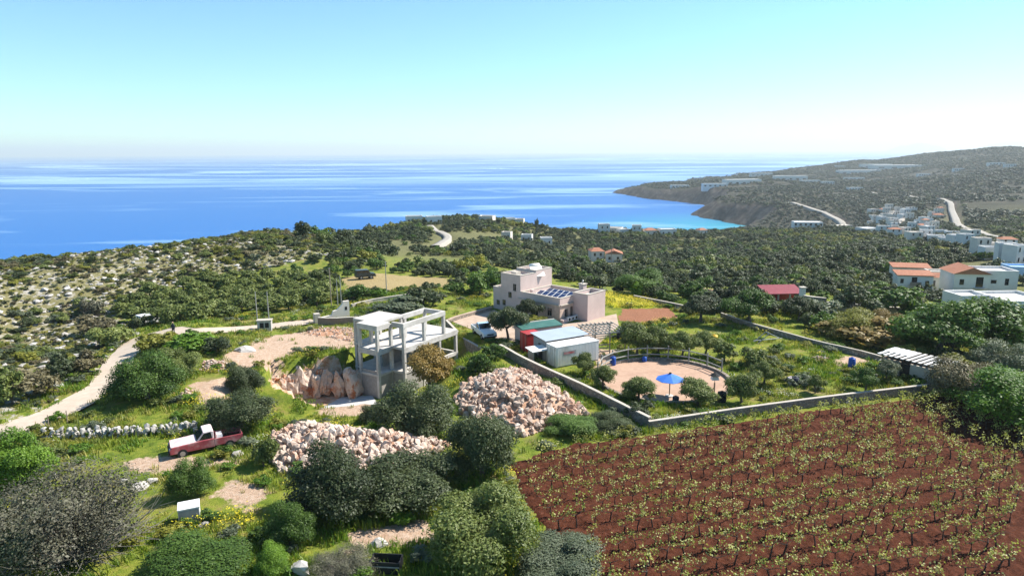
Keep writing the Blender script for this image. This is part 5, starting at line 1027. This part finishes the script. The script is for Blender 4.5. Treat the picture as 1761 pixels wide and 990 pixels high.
me = bpy.data.meshes.new('canopy'); me.from_pydata(V+[(x, y, z-.03) for x, y, z in V], [], [(0, i+1, (i+1) % 8+1) for i in range(8)]+[(9, 9+(i+1) % 8+1, 9+i+1) for i in range(8)]+[(i+1, 9+i+1, 9+(i+1) % 8+1, (i+1) % 8+1) for i in range(8)]); me.update(); cn = link('canopy', me, 'blue_canvas', o)
for i in range(8): MB().tube([(0, 0, 2.22), (1.3*math.cos(i*math.pi/4), 1.3*math.sin(i*math.pi/4), 1.70)], .012, 4).build('rib', 'steel', cn)
MB().lathe([(.14, 2.28), (.14, 2.34), (.03, 2.4)], 8).build('cap', 'rubber', o); MB().lathe([(.4, 0), (.38, .1), (.1, .14)], 14).build('base', 'concrete', o)
p = P(1228, 676); o = thing('feeder_post', 'black and white feeder on a short post in the riding ring', 'feeder', (p.x, p.y, 2.05)); MB().tube([(0, 0, 0), (0, 0, 1.0)], .08, 7).build('post', 'timber', o); MB().box(-.35, .35, -.3, .3, 1.35, 1.75, (.1, .1, .1, .1)).build('hopper', 'white_metal', o); MB().lathe([(.5, 1.75), (.02, 2.1)], 8).build('cover', 'rubber', o); MB().tube([(0, 0, 1.0), (0, 0, 1.35)], .03, 5).build('stem', 'steel', o)

# ---------------------------------------------------------------- slatted shed and red shelter
p = P(1515, 640); q = P(1604, 664); rz = math.atan2(q.y-p.y, q.x-p.x); o = thing('slatted_shed', 'low stone shed with white slatted roof at the end of the long wall', 'shed', p, rz); L_ = (q-p).length
MB().box(0, L_, 2.6, 2.85, -.3, 1.9).build('wall', 'stonewall', o); MB().box(L_*.55, L_, 0, .2, -.3, 1.6).build('wall', 'coping', o); MB().box(0, L_*.36, 0, .2, -.3, 1.6).build('wall', 'stonewall', o); MB().box(L_-.2, L_, .2, 2.6, -.3, 1.7).build('wall', 'stonewall', o); MB().box(0, .2, .2, 2.6, -.3, 1.7).build('wall', 'stonewall', o); MB().box(L_*.36, L_*.55, .05, .1, -.2, 1.5).build('doorway_shade', 'dark', o)  # dark sheet across the door gap stands for the shade inside
for yy in (.1, 2.7): MB().box(-.4, L_+.6, yy-.06, yy+.06, 1.9, 2.02).build('beam', 'timber', o)
for i in range(11): MB().box(-.3+i*(L_+.6)/10, .0+i*(L_+.6)/10, -.5, 3.2, 2.02, 2.08).build('roof_slat', 'white_metal', o)
MB().box(-.4, L_*.42, 1.0, 3.0, 2.085, 2.11).build('roof_sheet', 'white_metal', o)
p = P(1312, 521); q = P(1374, 521); rz = math.atan2(q.y-p.y, q.x-p.x); L_ = (q-p).length; o = thing('red_shelter', 'long open shelter with a red sheet roof beside the tall stone wall', 'shelter', p, rz)
z_ = MB().box(-.3, L_, -1.6, 2.0, 1.75, 1.83); z_.v = [(x, y, zz+.22*(y+1.6)) for x, y, zz in z_.v]; z_.build('roof', 'red_sheet', o); MB().box(0, L_, 1.8, 2.0, -.3, 2.3).build('back_wall', 'red_paint', o)
for xx in (0, L_*.3, L_*.62, L_-.2): MB().box(xx, xx+.22, -1.3, -1.08, -.3, 1.8).build('post', 'coping', o)
MB().box(L_*.32, L_*.9, -1.5, -1.2, -.2, .45).build('bench', 'coping', o)
o = thing('gate_pier', 'tall white pier between the red shelter and the stone wall', 'pier', P(1378, 526)); MB().box(-.35, .35, -.45, .45, -.3, 2.9).build('shaft', 'white_wall', o, bevel=.03); MB().box(-.45, .45, -.55, .55, 2.9, 3.05).build('cap', 'coping', o)
o = thing('scrap_frame', 'grey metal swing frame lying in the long grass', 'frame', P(1322, 590), .2)
for a, b2 in (((-1.5, 0, 0), (0, 0, 1.2)), ((0, 0, 1.2), (1.5, 0, .5)), ((-1.5, .8, 0), (0, .8, 1.2)), ((0, .8, 1.2), (1.7, .8, .4)), ((0, 0, 1.2), (0, .8, 1.2)), ((-1.8, .4, .3), (2.0, .4, .4))): MB().tube([a, b2], .05, 5).build('tube', 'steel', o)

# ---------------------------------------------------------------- poles, box, cabinet, crate
for u, v, h, lab in ((443, 556, 4.4, 'thin pole left of the grey transformer box'), (463, 556, 4.4, 'thin pole right of the grey transformer box'), (570, 527, 6.0, 'dark tall pole beside the beige gate wall'), (581, 526, 4.0, 'pale pole next to the beige gate wall'), (587, 524, 4.5, 'second pale pole next to the beige gate wall'), (1051, 470, 9, 'tall utility pole beyond the house roof'), (665, 508, 5.5, 'thin pole in the middle of the dry field')):
    p = P(u, v); o = thing('pole', lab, 'pole', p); MB().tube([(0, 0, -.3), (0, 0, h)], [.09, .06], 7).build('shaft', 'grey_timber' if 'pale' in lab or 'thin' in lab else 'timber', o); MB().lathe([(.08, h), (.08, h+.06), (.02, h+.1)], 7).build('cap', 'steel', o)
o = thing('transformer_box', 'grey concrete meter box standing at the side of the dirt track', 'meter box', P(456, 566), .15); MB().box(-.9, .9, -.45, .45, -.2, 1.25).build('housing', 'concrete', o, bevel=.03); MB().box(-1.0, 1.0, -.55, .55, 1.25, 1.36).build('top', 'coping', o)
for xx in (-.55, .1): MB().box(xx, xx+.5, -.47, -.45, .3, 1.0).build('hatch', 'dark', o)
p = P(327, 893); o = thing('cabinet', 'white metal cabinet lying tilted in the grass in front of a small shrub', 'cabinet', (p.x, p.y, p.z), .42); MB().box(-.62, .62, -.55, .55, .02, 1.0).build('body', 'white_metal', o, bevel=.02); MB().box(-.64, .64, -.57, .57, 1.0, 1.06).build('top', 'white_metal', o); MB().box(-.58, .58, -.565, -.55, .08, .95).build('door', 'grey_sheet', o); MB().box(.4, .46, -.6, -.565, .4, .65).build('handle', 'steel', o)  # grey front panel holds the shade of the cabinet's front face
p = P(665, 978); o = thing('crate', 'black open crate lying on the grass at the clearing', 'crate', (p.x, p.y, p.z), -.1)
MB().box(-.85, .85, -.45, .45, .0, .06).build('floor', 'dark', o)
for q in ((-.85, .85, -.45, -.4), (-.85, .85, .4, .45), (-.85, -.8, -.4, .4), (.8, .85, -.4, .4)): MB().box(*q, .06, .7).build('side', 'dark', o)
MB().box(-.85, .85, -.48, -.45, .4, .46).build('strip', 'grey_timber', o)
for u, v in ((295, 846), (52, 760), (84, 735), (116, 727), (300, 840)):
    p = P(u, v); o = thing('fence_stake', 'thin dark fence stake standing in the grass near the dirt track', 'stake', p, 0, 'fence stakes near the track'); MB().tube([(0, 0, -.2), (.03, 0, 1.15)], [.05, .04], 5).build('stake', 'timber', o)
# person beside the track
p = P(299, 577); o = thing('person', 'person in dark clothes standing beside the white car at the track', 'person', p, 0)
me = bpy.data.meshes.new('body'); J = [(0, 0, .95), (0, 0, 1.2), (0, 0, 1.42), (0, 0, 1.55), (0, -.01, 1.68), (.1, 0, .9), (.11, -.02, .5), (.1, .02, .06), (.1, -.14, .03), (-.1, 0, .9), (-.12, .02, .5), (-.11, .02, .06), (-.11, -.14, .03), (.19, 0, 1.4), (.25, 0, 1.12), (.24, -.1, .88), (-.19, 0, 1.4), (-.25, 0, 1.12), (-.24, -.1, .88)]
me.from_pydata(J, [(0, 1), (1, 2), (2, 3), (3, 4), (0, 5), (5, 6), (6, 7), (7, 8), (0, 9), (9, 10), (10, 11), (11, 12), (2, 13), (13, 14), (14, 15), (2, 16), (16, 17), (17, 18)], []); bo = link('body', me, 'cloth_dark', o); md = bo.modifiers.new('skin', 'SKIN'); sv = me.skin_vertices[0].data
for i, r_ in enumerate((.15, .15, .15, .06, .105, .1, .07, .05, .04, .1, .07, .05, .04, .07, .045, .035, .07, .045, .035)): sv[i].radius = (r_, r_*.85)
sv[0].use_root = True; bo.modifiers.new('sub', 'SUBSURF').levels = 1
MB().lathe([(.02, 1.58), (.09, 1.63), (.1, 1.7), (.08, 1.79), (.01, 1.81)], 10).build('head', 'skin', o, smooth=True)

# ---------------------------------------------------------------- vehicles
def wheel(par, x, y, r=.36, w=.24, mat='rubber'):
    t = MB().tube([(x, y-w/2, r), (x, y+w/2, r)], r, 16).build('wheel', mat, par); MB().tube([(x, y-w/2-.01, r), (x, y+w/2+.01, r)], r*.55, 12).build('rim', 'steel', t); return t
def vehicle(name, label, p, rz, kind, paint, cab_paint=None, wheels=True, tilt=0, L=4.9, W=1.75):
    o = thing(name, label, 'car', p, rz); cab_paint = cab_paint or paint; h = W/2
    lo = .42
    if kind == 'pickup':
        body = MB().prism_y([(L/2, lo), (L/2+.02, .78), (L/2-.15, .98), (.75, 1.08), (.45, 1.1), (-.55, 1.12), (-.55, lo)], -h, h).build('body', paint, o, bevel=.04)
        cabz = MB().prism_y([(.72, 1.08), (.18, 1.72), (-.38, 1.76), (-.55, 1.7), (-.55, 1.08)], -h+.08, h-.08).build('cab', cab_paint, o, bevel=.05)
        MB().prism_y([(.66, 1.15), (.205, 1.70), (.225, 1.70), (.69, 1.15)], -h+.16, h-.16).build('windscreen', 'glass', o)
        for s in (-1, 1): MB().prism_y([(.52, 1.14), (.15, 1.62), (-.35, 1.66), (-.42, 1.14)], s*(h-.078)-.012, s*(h-.078)+.012).build('side_window', 'glass', o)
        MB().box(-L/2, -.58, -h+.05, h-.05, .5, .6).build('bed_floor', 'dark', o)
        for s in (-1, 1): MB().box(-L/2, -.58, s*(h-.04)-.04, s*(h-.04)+.04, .5, 1.05).build('bed_side', paint, o)
        MB().box(-L/2-.05, -L/2, -h, h, .5, 1.05).build('tailgate', paint, o)
    else:
        body = MB().prism_y([(L/2, lo), (L/2+.02, .8), (L/2-.1, 1.0), (1.05, 1.08), (.5, 1.1), (-L/2, 1.1), (-L/2, lo)], -h, h).build('body', paint, o, bevel=.04)
        MB().prism_y([(.95, 1.08), (.5, 1.75), (-L/2+.12, 1.78), (-L/2, 1.08)], -h+.08, h-.08).build('cab', cab_paint, o, bevel=.05); MB().prism_y([(.9, 1.14), (.51, 1.70), (.53, 1.72), (.93, 1.14)], -h+.16, h-.16).build('windscreen', 'glass', o)
        for s in (-1, 1): MB().prism_y([(.75, 1.14), (.42, 1.66), (-L/2+.3, 1.68), (-L/2+.2, 1.14)], s*(h-.078)-.012, s*(h-.078)+.012).build('side_window', 'glass', o)
    for s in (-1, 1): MB().box(L/2-.08, L/2+.04, s*.6-.14, s*.6+.14, .68, .84).build('headlight', 'white_metal', o)
    MB().box(L/2+.0, L/2+.1, -h+.05, h-.05, .42, .58).build('bumper', 'dark', o); MB().box(L/2-.0, L/2+.035, -.42, .42, .66, .84).build('grille', 'dark', o)
    if wheels:
        for xx in (L/2-.85, -L/2+.95):
            for s in (-1, 1): wheel(o, xx, s*(h-.1))
    return o
p = P(352, 772); q1, q0 = pz(310, 772, 2), pz(410, 752, 2); rz = math.atan2(q1[1]-q0[1], q1[0]-q0[0])
o = vehicle('pickup_truck', 'wrecked red and sun-bleached pink pickup truck abandoned by the dry-stone wall', (p.x, p.y+.3, p.z-.12), rz, 'pickup', 'faded_red', 'sunbleached', L=5.2); MB().prism_y([(2.5, .985), (2.52, 1.0), (.74, 1.1), (.72, 1.085)], -.82, .82).build('bonnet', 'sunbleached', o); MB().box(-1.3, -.7, -.45, .45, .6, 1.15, (.1, .1, .1, .1)).build('load', 'white_metal', o)
p = P(832, 578); vehicle('parked_pickup', 'pale blue pickup with open bed parked on the paved yard', (p.x, p.y, 2.05), R(-68), 'pickup', 'car_white', 'car_blue')
p = P(628, 479); vehicle('off_road_car', 'dark boxy off-road car parked at the far edge of the dry field', p, .45, 'suv', 'car_dark', L=3.7, W=1.6)
p = P(266, 557); vehicle('white_car', 'white car half hidden under the olive trees by the track', p, .9, 'suv', 'car_white')
p = P(1652, 368); 

# ---------------------------------------------------------------- houses
def house(label, p, rz, w, d, h, mat='white_wall', roof='flat', windows=(), name='house', group=None, sink=1.5, wf=None, doorx=None):
    """w along local x (front faces -y), origin at the middle of the front foot"""
    o = thing(name, label, 'house', p, rz, group); wl_ = MB().box(-w/2, w/2, 0, d, -sink, h).build('wall', mat, o)
    if roof == 'flat':
        t = .25
        for q in ((-w/2, w/2, 0, t), (-w/2, w/2, d-t, d), (-w/2, -w/2+t, t, d-t), (w/2-t, w/2, t, d-t)): MB().box(*q, h, h+.45).build('parapet', mat, o)
    elif roof == 'gable':
        MB().prism_y([(-w/2-.3, h-.02), (w/2+.3, h-.02), (0, h+w*.2)], -.3, d+.3).build('roof', 'terracotta', o)
    elif roof == 'hip':
        MB().box(-w/2-.3, w/2+.3, -.3, d+.3, h+.002, h+min(w, d)*.2, (w*.32, w*.32, d*.45, d*.45)).build('roof', 'terracotta', o)
    elif roof == 'shed':
        z_ = MB().box(-w/2-.25, w/2+.25, -.25, d+.25, h+.05, h+.2); z_.v = [(x, y, z+.18*max(0, y)) for x, y, z in z_.v]; z_.build('roof', 'terracotta', o)
        MB().prism([(-w/2, .3), (w/2, .3), (w/2, d), (-w/2, d)], h, h+.06).build('gable_fill', mat, o)
    for x, z, ww_, hh_ in windows:
        f = MB().box(x-ww_/2, x+ww_/2, -.03, .05, z, z+hh_).build('window', 'dark', o)
        if ww_ > .6: MB().box(x-ww_/2+.06, x+ww_/2-.06, -.042, -.03, z+.06, z+hh_-.06).build('pane', 'glass', f)
    return o
def site(u, v): p = P(u, v); return p
p = site(1028, 450); house('cream house wing with hipped red roof standing in the maquis beyond the villa', p, .1, 5.2, 6, 4.2, 'cream_wall', 'hip', [(-1.2, 2.3, .8, 1.2), (1.2, 2.3, .8, 1.2), (0, .3, 1, 1.4)])
p = site(1056, 451); house('cream house wing with lower red roof next to the hipped one', p, -.1, 6.4, 6, 3.4, 'cream_wall', 'gable', [(-1.8, 1, .9, 1.2), (1.5, 1, .9, 1.2)])
p = site(1566, 481); house('long cream house with red tiled roof behind the terracotta terraces', p, -.25, 8.0, 3.2, 2.8, 'cream_wall', 'shed', [(-2.4, 1, 1, 1.2), (0, 1, 1, 1.2), (2.4, 1, 1, 1.2)])
p = site(1572, 503); o = house('white two-level house with tawny tiled terrace roof and balcony', p, -.2, 6.6, 3.0, 3.4, 'white_wall', 'shed', [(-2.5, 1.9, .6, .9), (-.2, 1.7, 1.0, 1.5), (2.2, 1.5, .7, 1)]); MB().box(-1.2, .9, -.8, 0, 1.5, 1.65).build('balcony', 'coping', o); MB().box(-1.2, .9, -.8, -.75, 1.65, 2.3).build('railing', 'timber', o)
p = site(1612, 500); house('white low house wing with tawny hipped tile roof', p, -.35, 5.0, 3.5, 2.9, 'white_wall', 'hip', [(-1, 1, .9, 1.2)])
p = site(1622, 488); house('small cream flat-roofed outbuilding between the tiled houses', p, -.2, 6, 4, 2.4, 'cream_wall', 'flat', [(0, .8, .8, 1)])
p = site(1667, 517); o = house('white two-storey house with red gable roof behind the stone tower', p, -.18, 6.5, 6.5, 5.4, 'white_wall', 'gable', [(1.4, 2.8, 1.3, 2.0), (-1.8, .6, .9, 1.2), (-1.8, 3.2, .8, 1.1)]); MB().box(.4, 2.4, -1.0, 0, 2.55, 2.7).build('balcony', 'coping', o); MB().box(-3.3, 3.3, -.06, 0, 2.5, 2.58).build('string_course', 'coping', o)
p = site(1710, 517); house('white two-storey house with flat roof joined to the gabled one', p, -.14, 7.6, 6, 5.6, 'white_wall', 'flat', [(-2.6, 3.6, .8, 1.1), (-.6, 3.5, 1, .7), (1.8, 3.2, .7, 1.3), (1.5, .5, .9, 1.4), (-2, .6, .9, 1.0), (.2, .6, .7, .9)])
p = site(1674, 550); o = house('square whitewashed rough stone tower beside the flat white roofs', p, .05, 5.0, 4.5, 3.6, 'white_wall', 'flat', []); 
p = site(1725, 552); house('long low white house with flat terraces behind the broad green trees', p, .02, 6.5, 7, 2.9, 'white_wall', 'flat', [(-1.5, .8, 1, 1.2)])
p = site(1772, 560); house('low white house with roof light wells right of the terraces', p, .05, 7.5, 8, 3.5, 'white_wall', 'flat', [(-1, .8, 1, 1.2)])
p = site(1758, 482); house('small pale blue house beyond the white two-storey houses', p, -.2, 5.5, 5, 2.8, 'blue_wall', 'flat', [(.5, .8, .8, 1)])
rng = random.Random(11)
def spread(spec, label, group, smin, smax, mats, hts, roofp=.15):
    for i, (u, v) in enumerate(spec):
        p = P(u, v); k = pxm(p); w = rng.uniform(smin, smax)/k; w = min(max(w, 4.5), 30); h = rng.choice(hts); d = w*rng.uniform(.6, .9); mt = rng.choice(mats); nw = 3 if w > 8 else 2
        wins = [(-w/2+(j+.5)*w/nw, z, min(1.1, w/8), 1.2) for j in range(nw) for z in ([1.0] if h < 4 else [1.0, 3.8])]
        house(label, p, rng.uniform(-.45, .45), w, d, h, mt, 'hip' if rng.random() < roofp else 'flat', wins, group=group, sink=4)
vil = [(1575, 418), (1592, 414), (1560, 408), (1610, 416), (1630, 421), (1648, 426), (1665, 428), (1683, 425), (1700, 433), (1716, 438), (1733, 440), (1750, 444), (1690, 440), (1708, 446), (1730, 452), (1755, 456), (1540, 410), (1520, 404), (1502, 402), (1655, 414), (1675, 415), (1640, 408), (1600, 404), (1620, 406)]
spread(vil, 'white flat-roofed village house on the slope behind the maquis', 'white village houses behind the maquis', 13, 27, ['white_wall', 'white_wall', 'white_wall', 'cream_wall'], [2.8, 3.2, 5.2])
hs = []
for i in range(46):
    a, b2 = rng.random(), rng.random(); hs.append((1484+a*62, 360+b2*38) if i % 2 else (1556+a*66, 364+b2*38))
spread(hs, 'small pale house packed on the valley hillside below the hill road', 'small houses on the valley hillside', 6, 13, ['white_wall', 'cream_wall', 'cream_wall'], [3.4, 4.2, 6], .1)
spread([(713, 385), (748, 386), (835, 383), (878, 385), (893, 388), (985, 396), (968, 393), (1055, 402), (1075, 404), (1012, 399), (1095, 405), (1120, 405), (1150, 405), (1040, 403), (870, 412), (940, 422), (905, 416), (1210, 404)], 'white house scattered along the crest above the bay', 'white houses along the crest above the bay', 14, 28, ['white_wall', 'white_wall', 'cream_wall'], [3.2, 3.5, 6], .15)
p = P(1390, 396); house('large white hotel block with flat roof beside the valley road', p, -.2, 42/pxm(p), 12, 5.5, 'white_wall', 'flat', [(-9+i*3.5, z, 1.6, 1.6) for i in range(6) for z in (.8, 3.4)], sink=8)
p = P(1452, 396); house('low cream block right of the hotel at the head of the bay', p, .1, 26/pxm(p), 10, 4.5, 'cream_wall', 'flat', [(-4+i*2.6, 1.2, 1.2, 1.6) for i in range(4)], sink=8)
far = [(1280, 317, 60, 'long white greenhouse hall on the headland plateau'), (1560, 290, 90, 'longest white hall near the top of the far hill'), (1510, 288, 45, 'white hall left of the longest white hall'), (1445, 288, 14, 'small red-white house on the far plateau'), (1480, 299, 60, 'pale grey hall roof below the far white halls'), (1360, 310, 50, 'white apartment block on the headland'), (1395, 315, 30, 'white house cluster right of the headland apartments'), (1310, 303, 34, 'dark topped block on the seaward skyline of the headland'), (1470, 310, 28, 'thin white roof on the middle of the far plateau'), (1715, 284, 22, 'white villa high on the far hill'), (1740, 287, 16, 'second white villa high on the far hill'), (1650, 294, 14, 'small white house alone on the far hill'), (1425, 317, 18, 'small white house beside the plateau field'), (1472, 328, 22, 'white ruin at the start of the hill road'), (1170, 323, 30, 'long low house near the headland tip'), (1230, 322, 40, 'low pale terraces on the headland cliff top'), (1590, 303, 18, 'white cottage on the slope of the far hill')]
for u, v, px, lab in far:
    p = P(u, v); w = px/pxm(p); house(lab, p, rng.uniform(-.2, .2), w, max(10, w*.3), max(5, min(9, w*.14)), 'white_wall', 'flat', [(-w/2+(j+.5)*w/5, 1.6, w/12, 2.4) for j in range(5)], sink=8, name='hall' if px > 40 else 'house')
# cypress and crest trees
for u, v, h, lab in ((923, 396, 20, 'tall dark cypress on the crest above the bay'), (932, 397, 13, 'shorter dark cypress next to the tall one')):
    p = P(u, v); k = pxm(p); put_plant('cypress_tree', lab, 'tree', p, 7/k, h/k*1.1, 'carob', 'mid_bush', sink=.02)
for u, v, w, h, lab in ((840, 386, 16, 12, 'brownish round tree on the crest beside white houses'), (853, 387, 20, 12, 'dark round tree on the crest beside white houses'), (796, 387, 14, 9, 'small dark tree on the crest near the coast road')):
    p = P(u, v); k = pxm(p); put_plant('tree', lab, 'tree', p, w/k, h/k, 'carob' if 'dark' in lab else 'brown', 'mid_bush')

# ---------------------------------------------------------------- haze
hz = MB().box(-44000, 44000, -400, 44000, SEA-22, 260).build('haze', 'concrete', kind='stuff')
hz.data.materials.clear(); m = bpy.data.materials.new('haze_air'); m.use_nodes = True; m.node_tree.nodes.clear(); nn_ = m.node_tree.nodes
out = nn_.new('ShaderNodeOutputMaterial'); pv = nn_.new('ShaderNodeVolumePrincipled'); pv.inputs['Density'].default_value = 0.00010; pv.inputs['Color'].default_value = (.89, .97, 1, 1); pv.inputs['Anisotropy'].default_value = .2
m.node_tree.links.new(pv.outputs[0], out.inputs['Volume']); hz.data.materials.append(m)
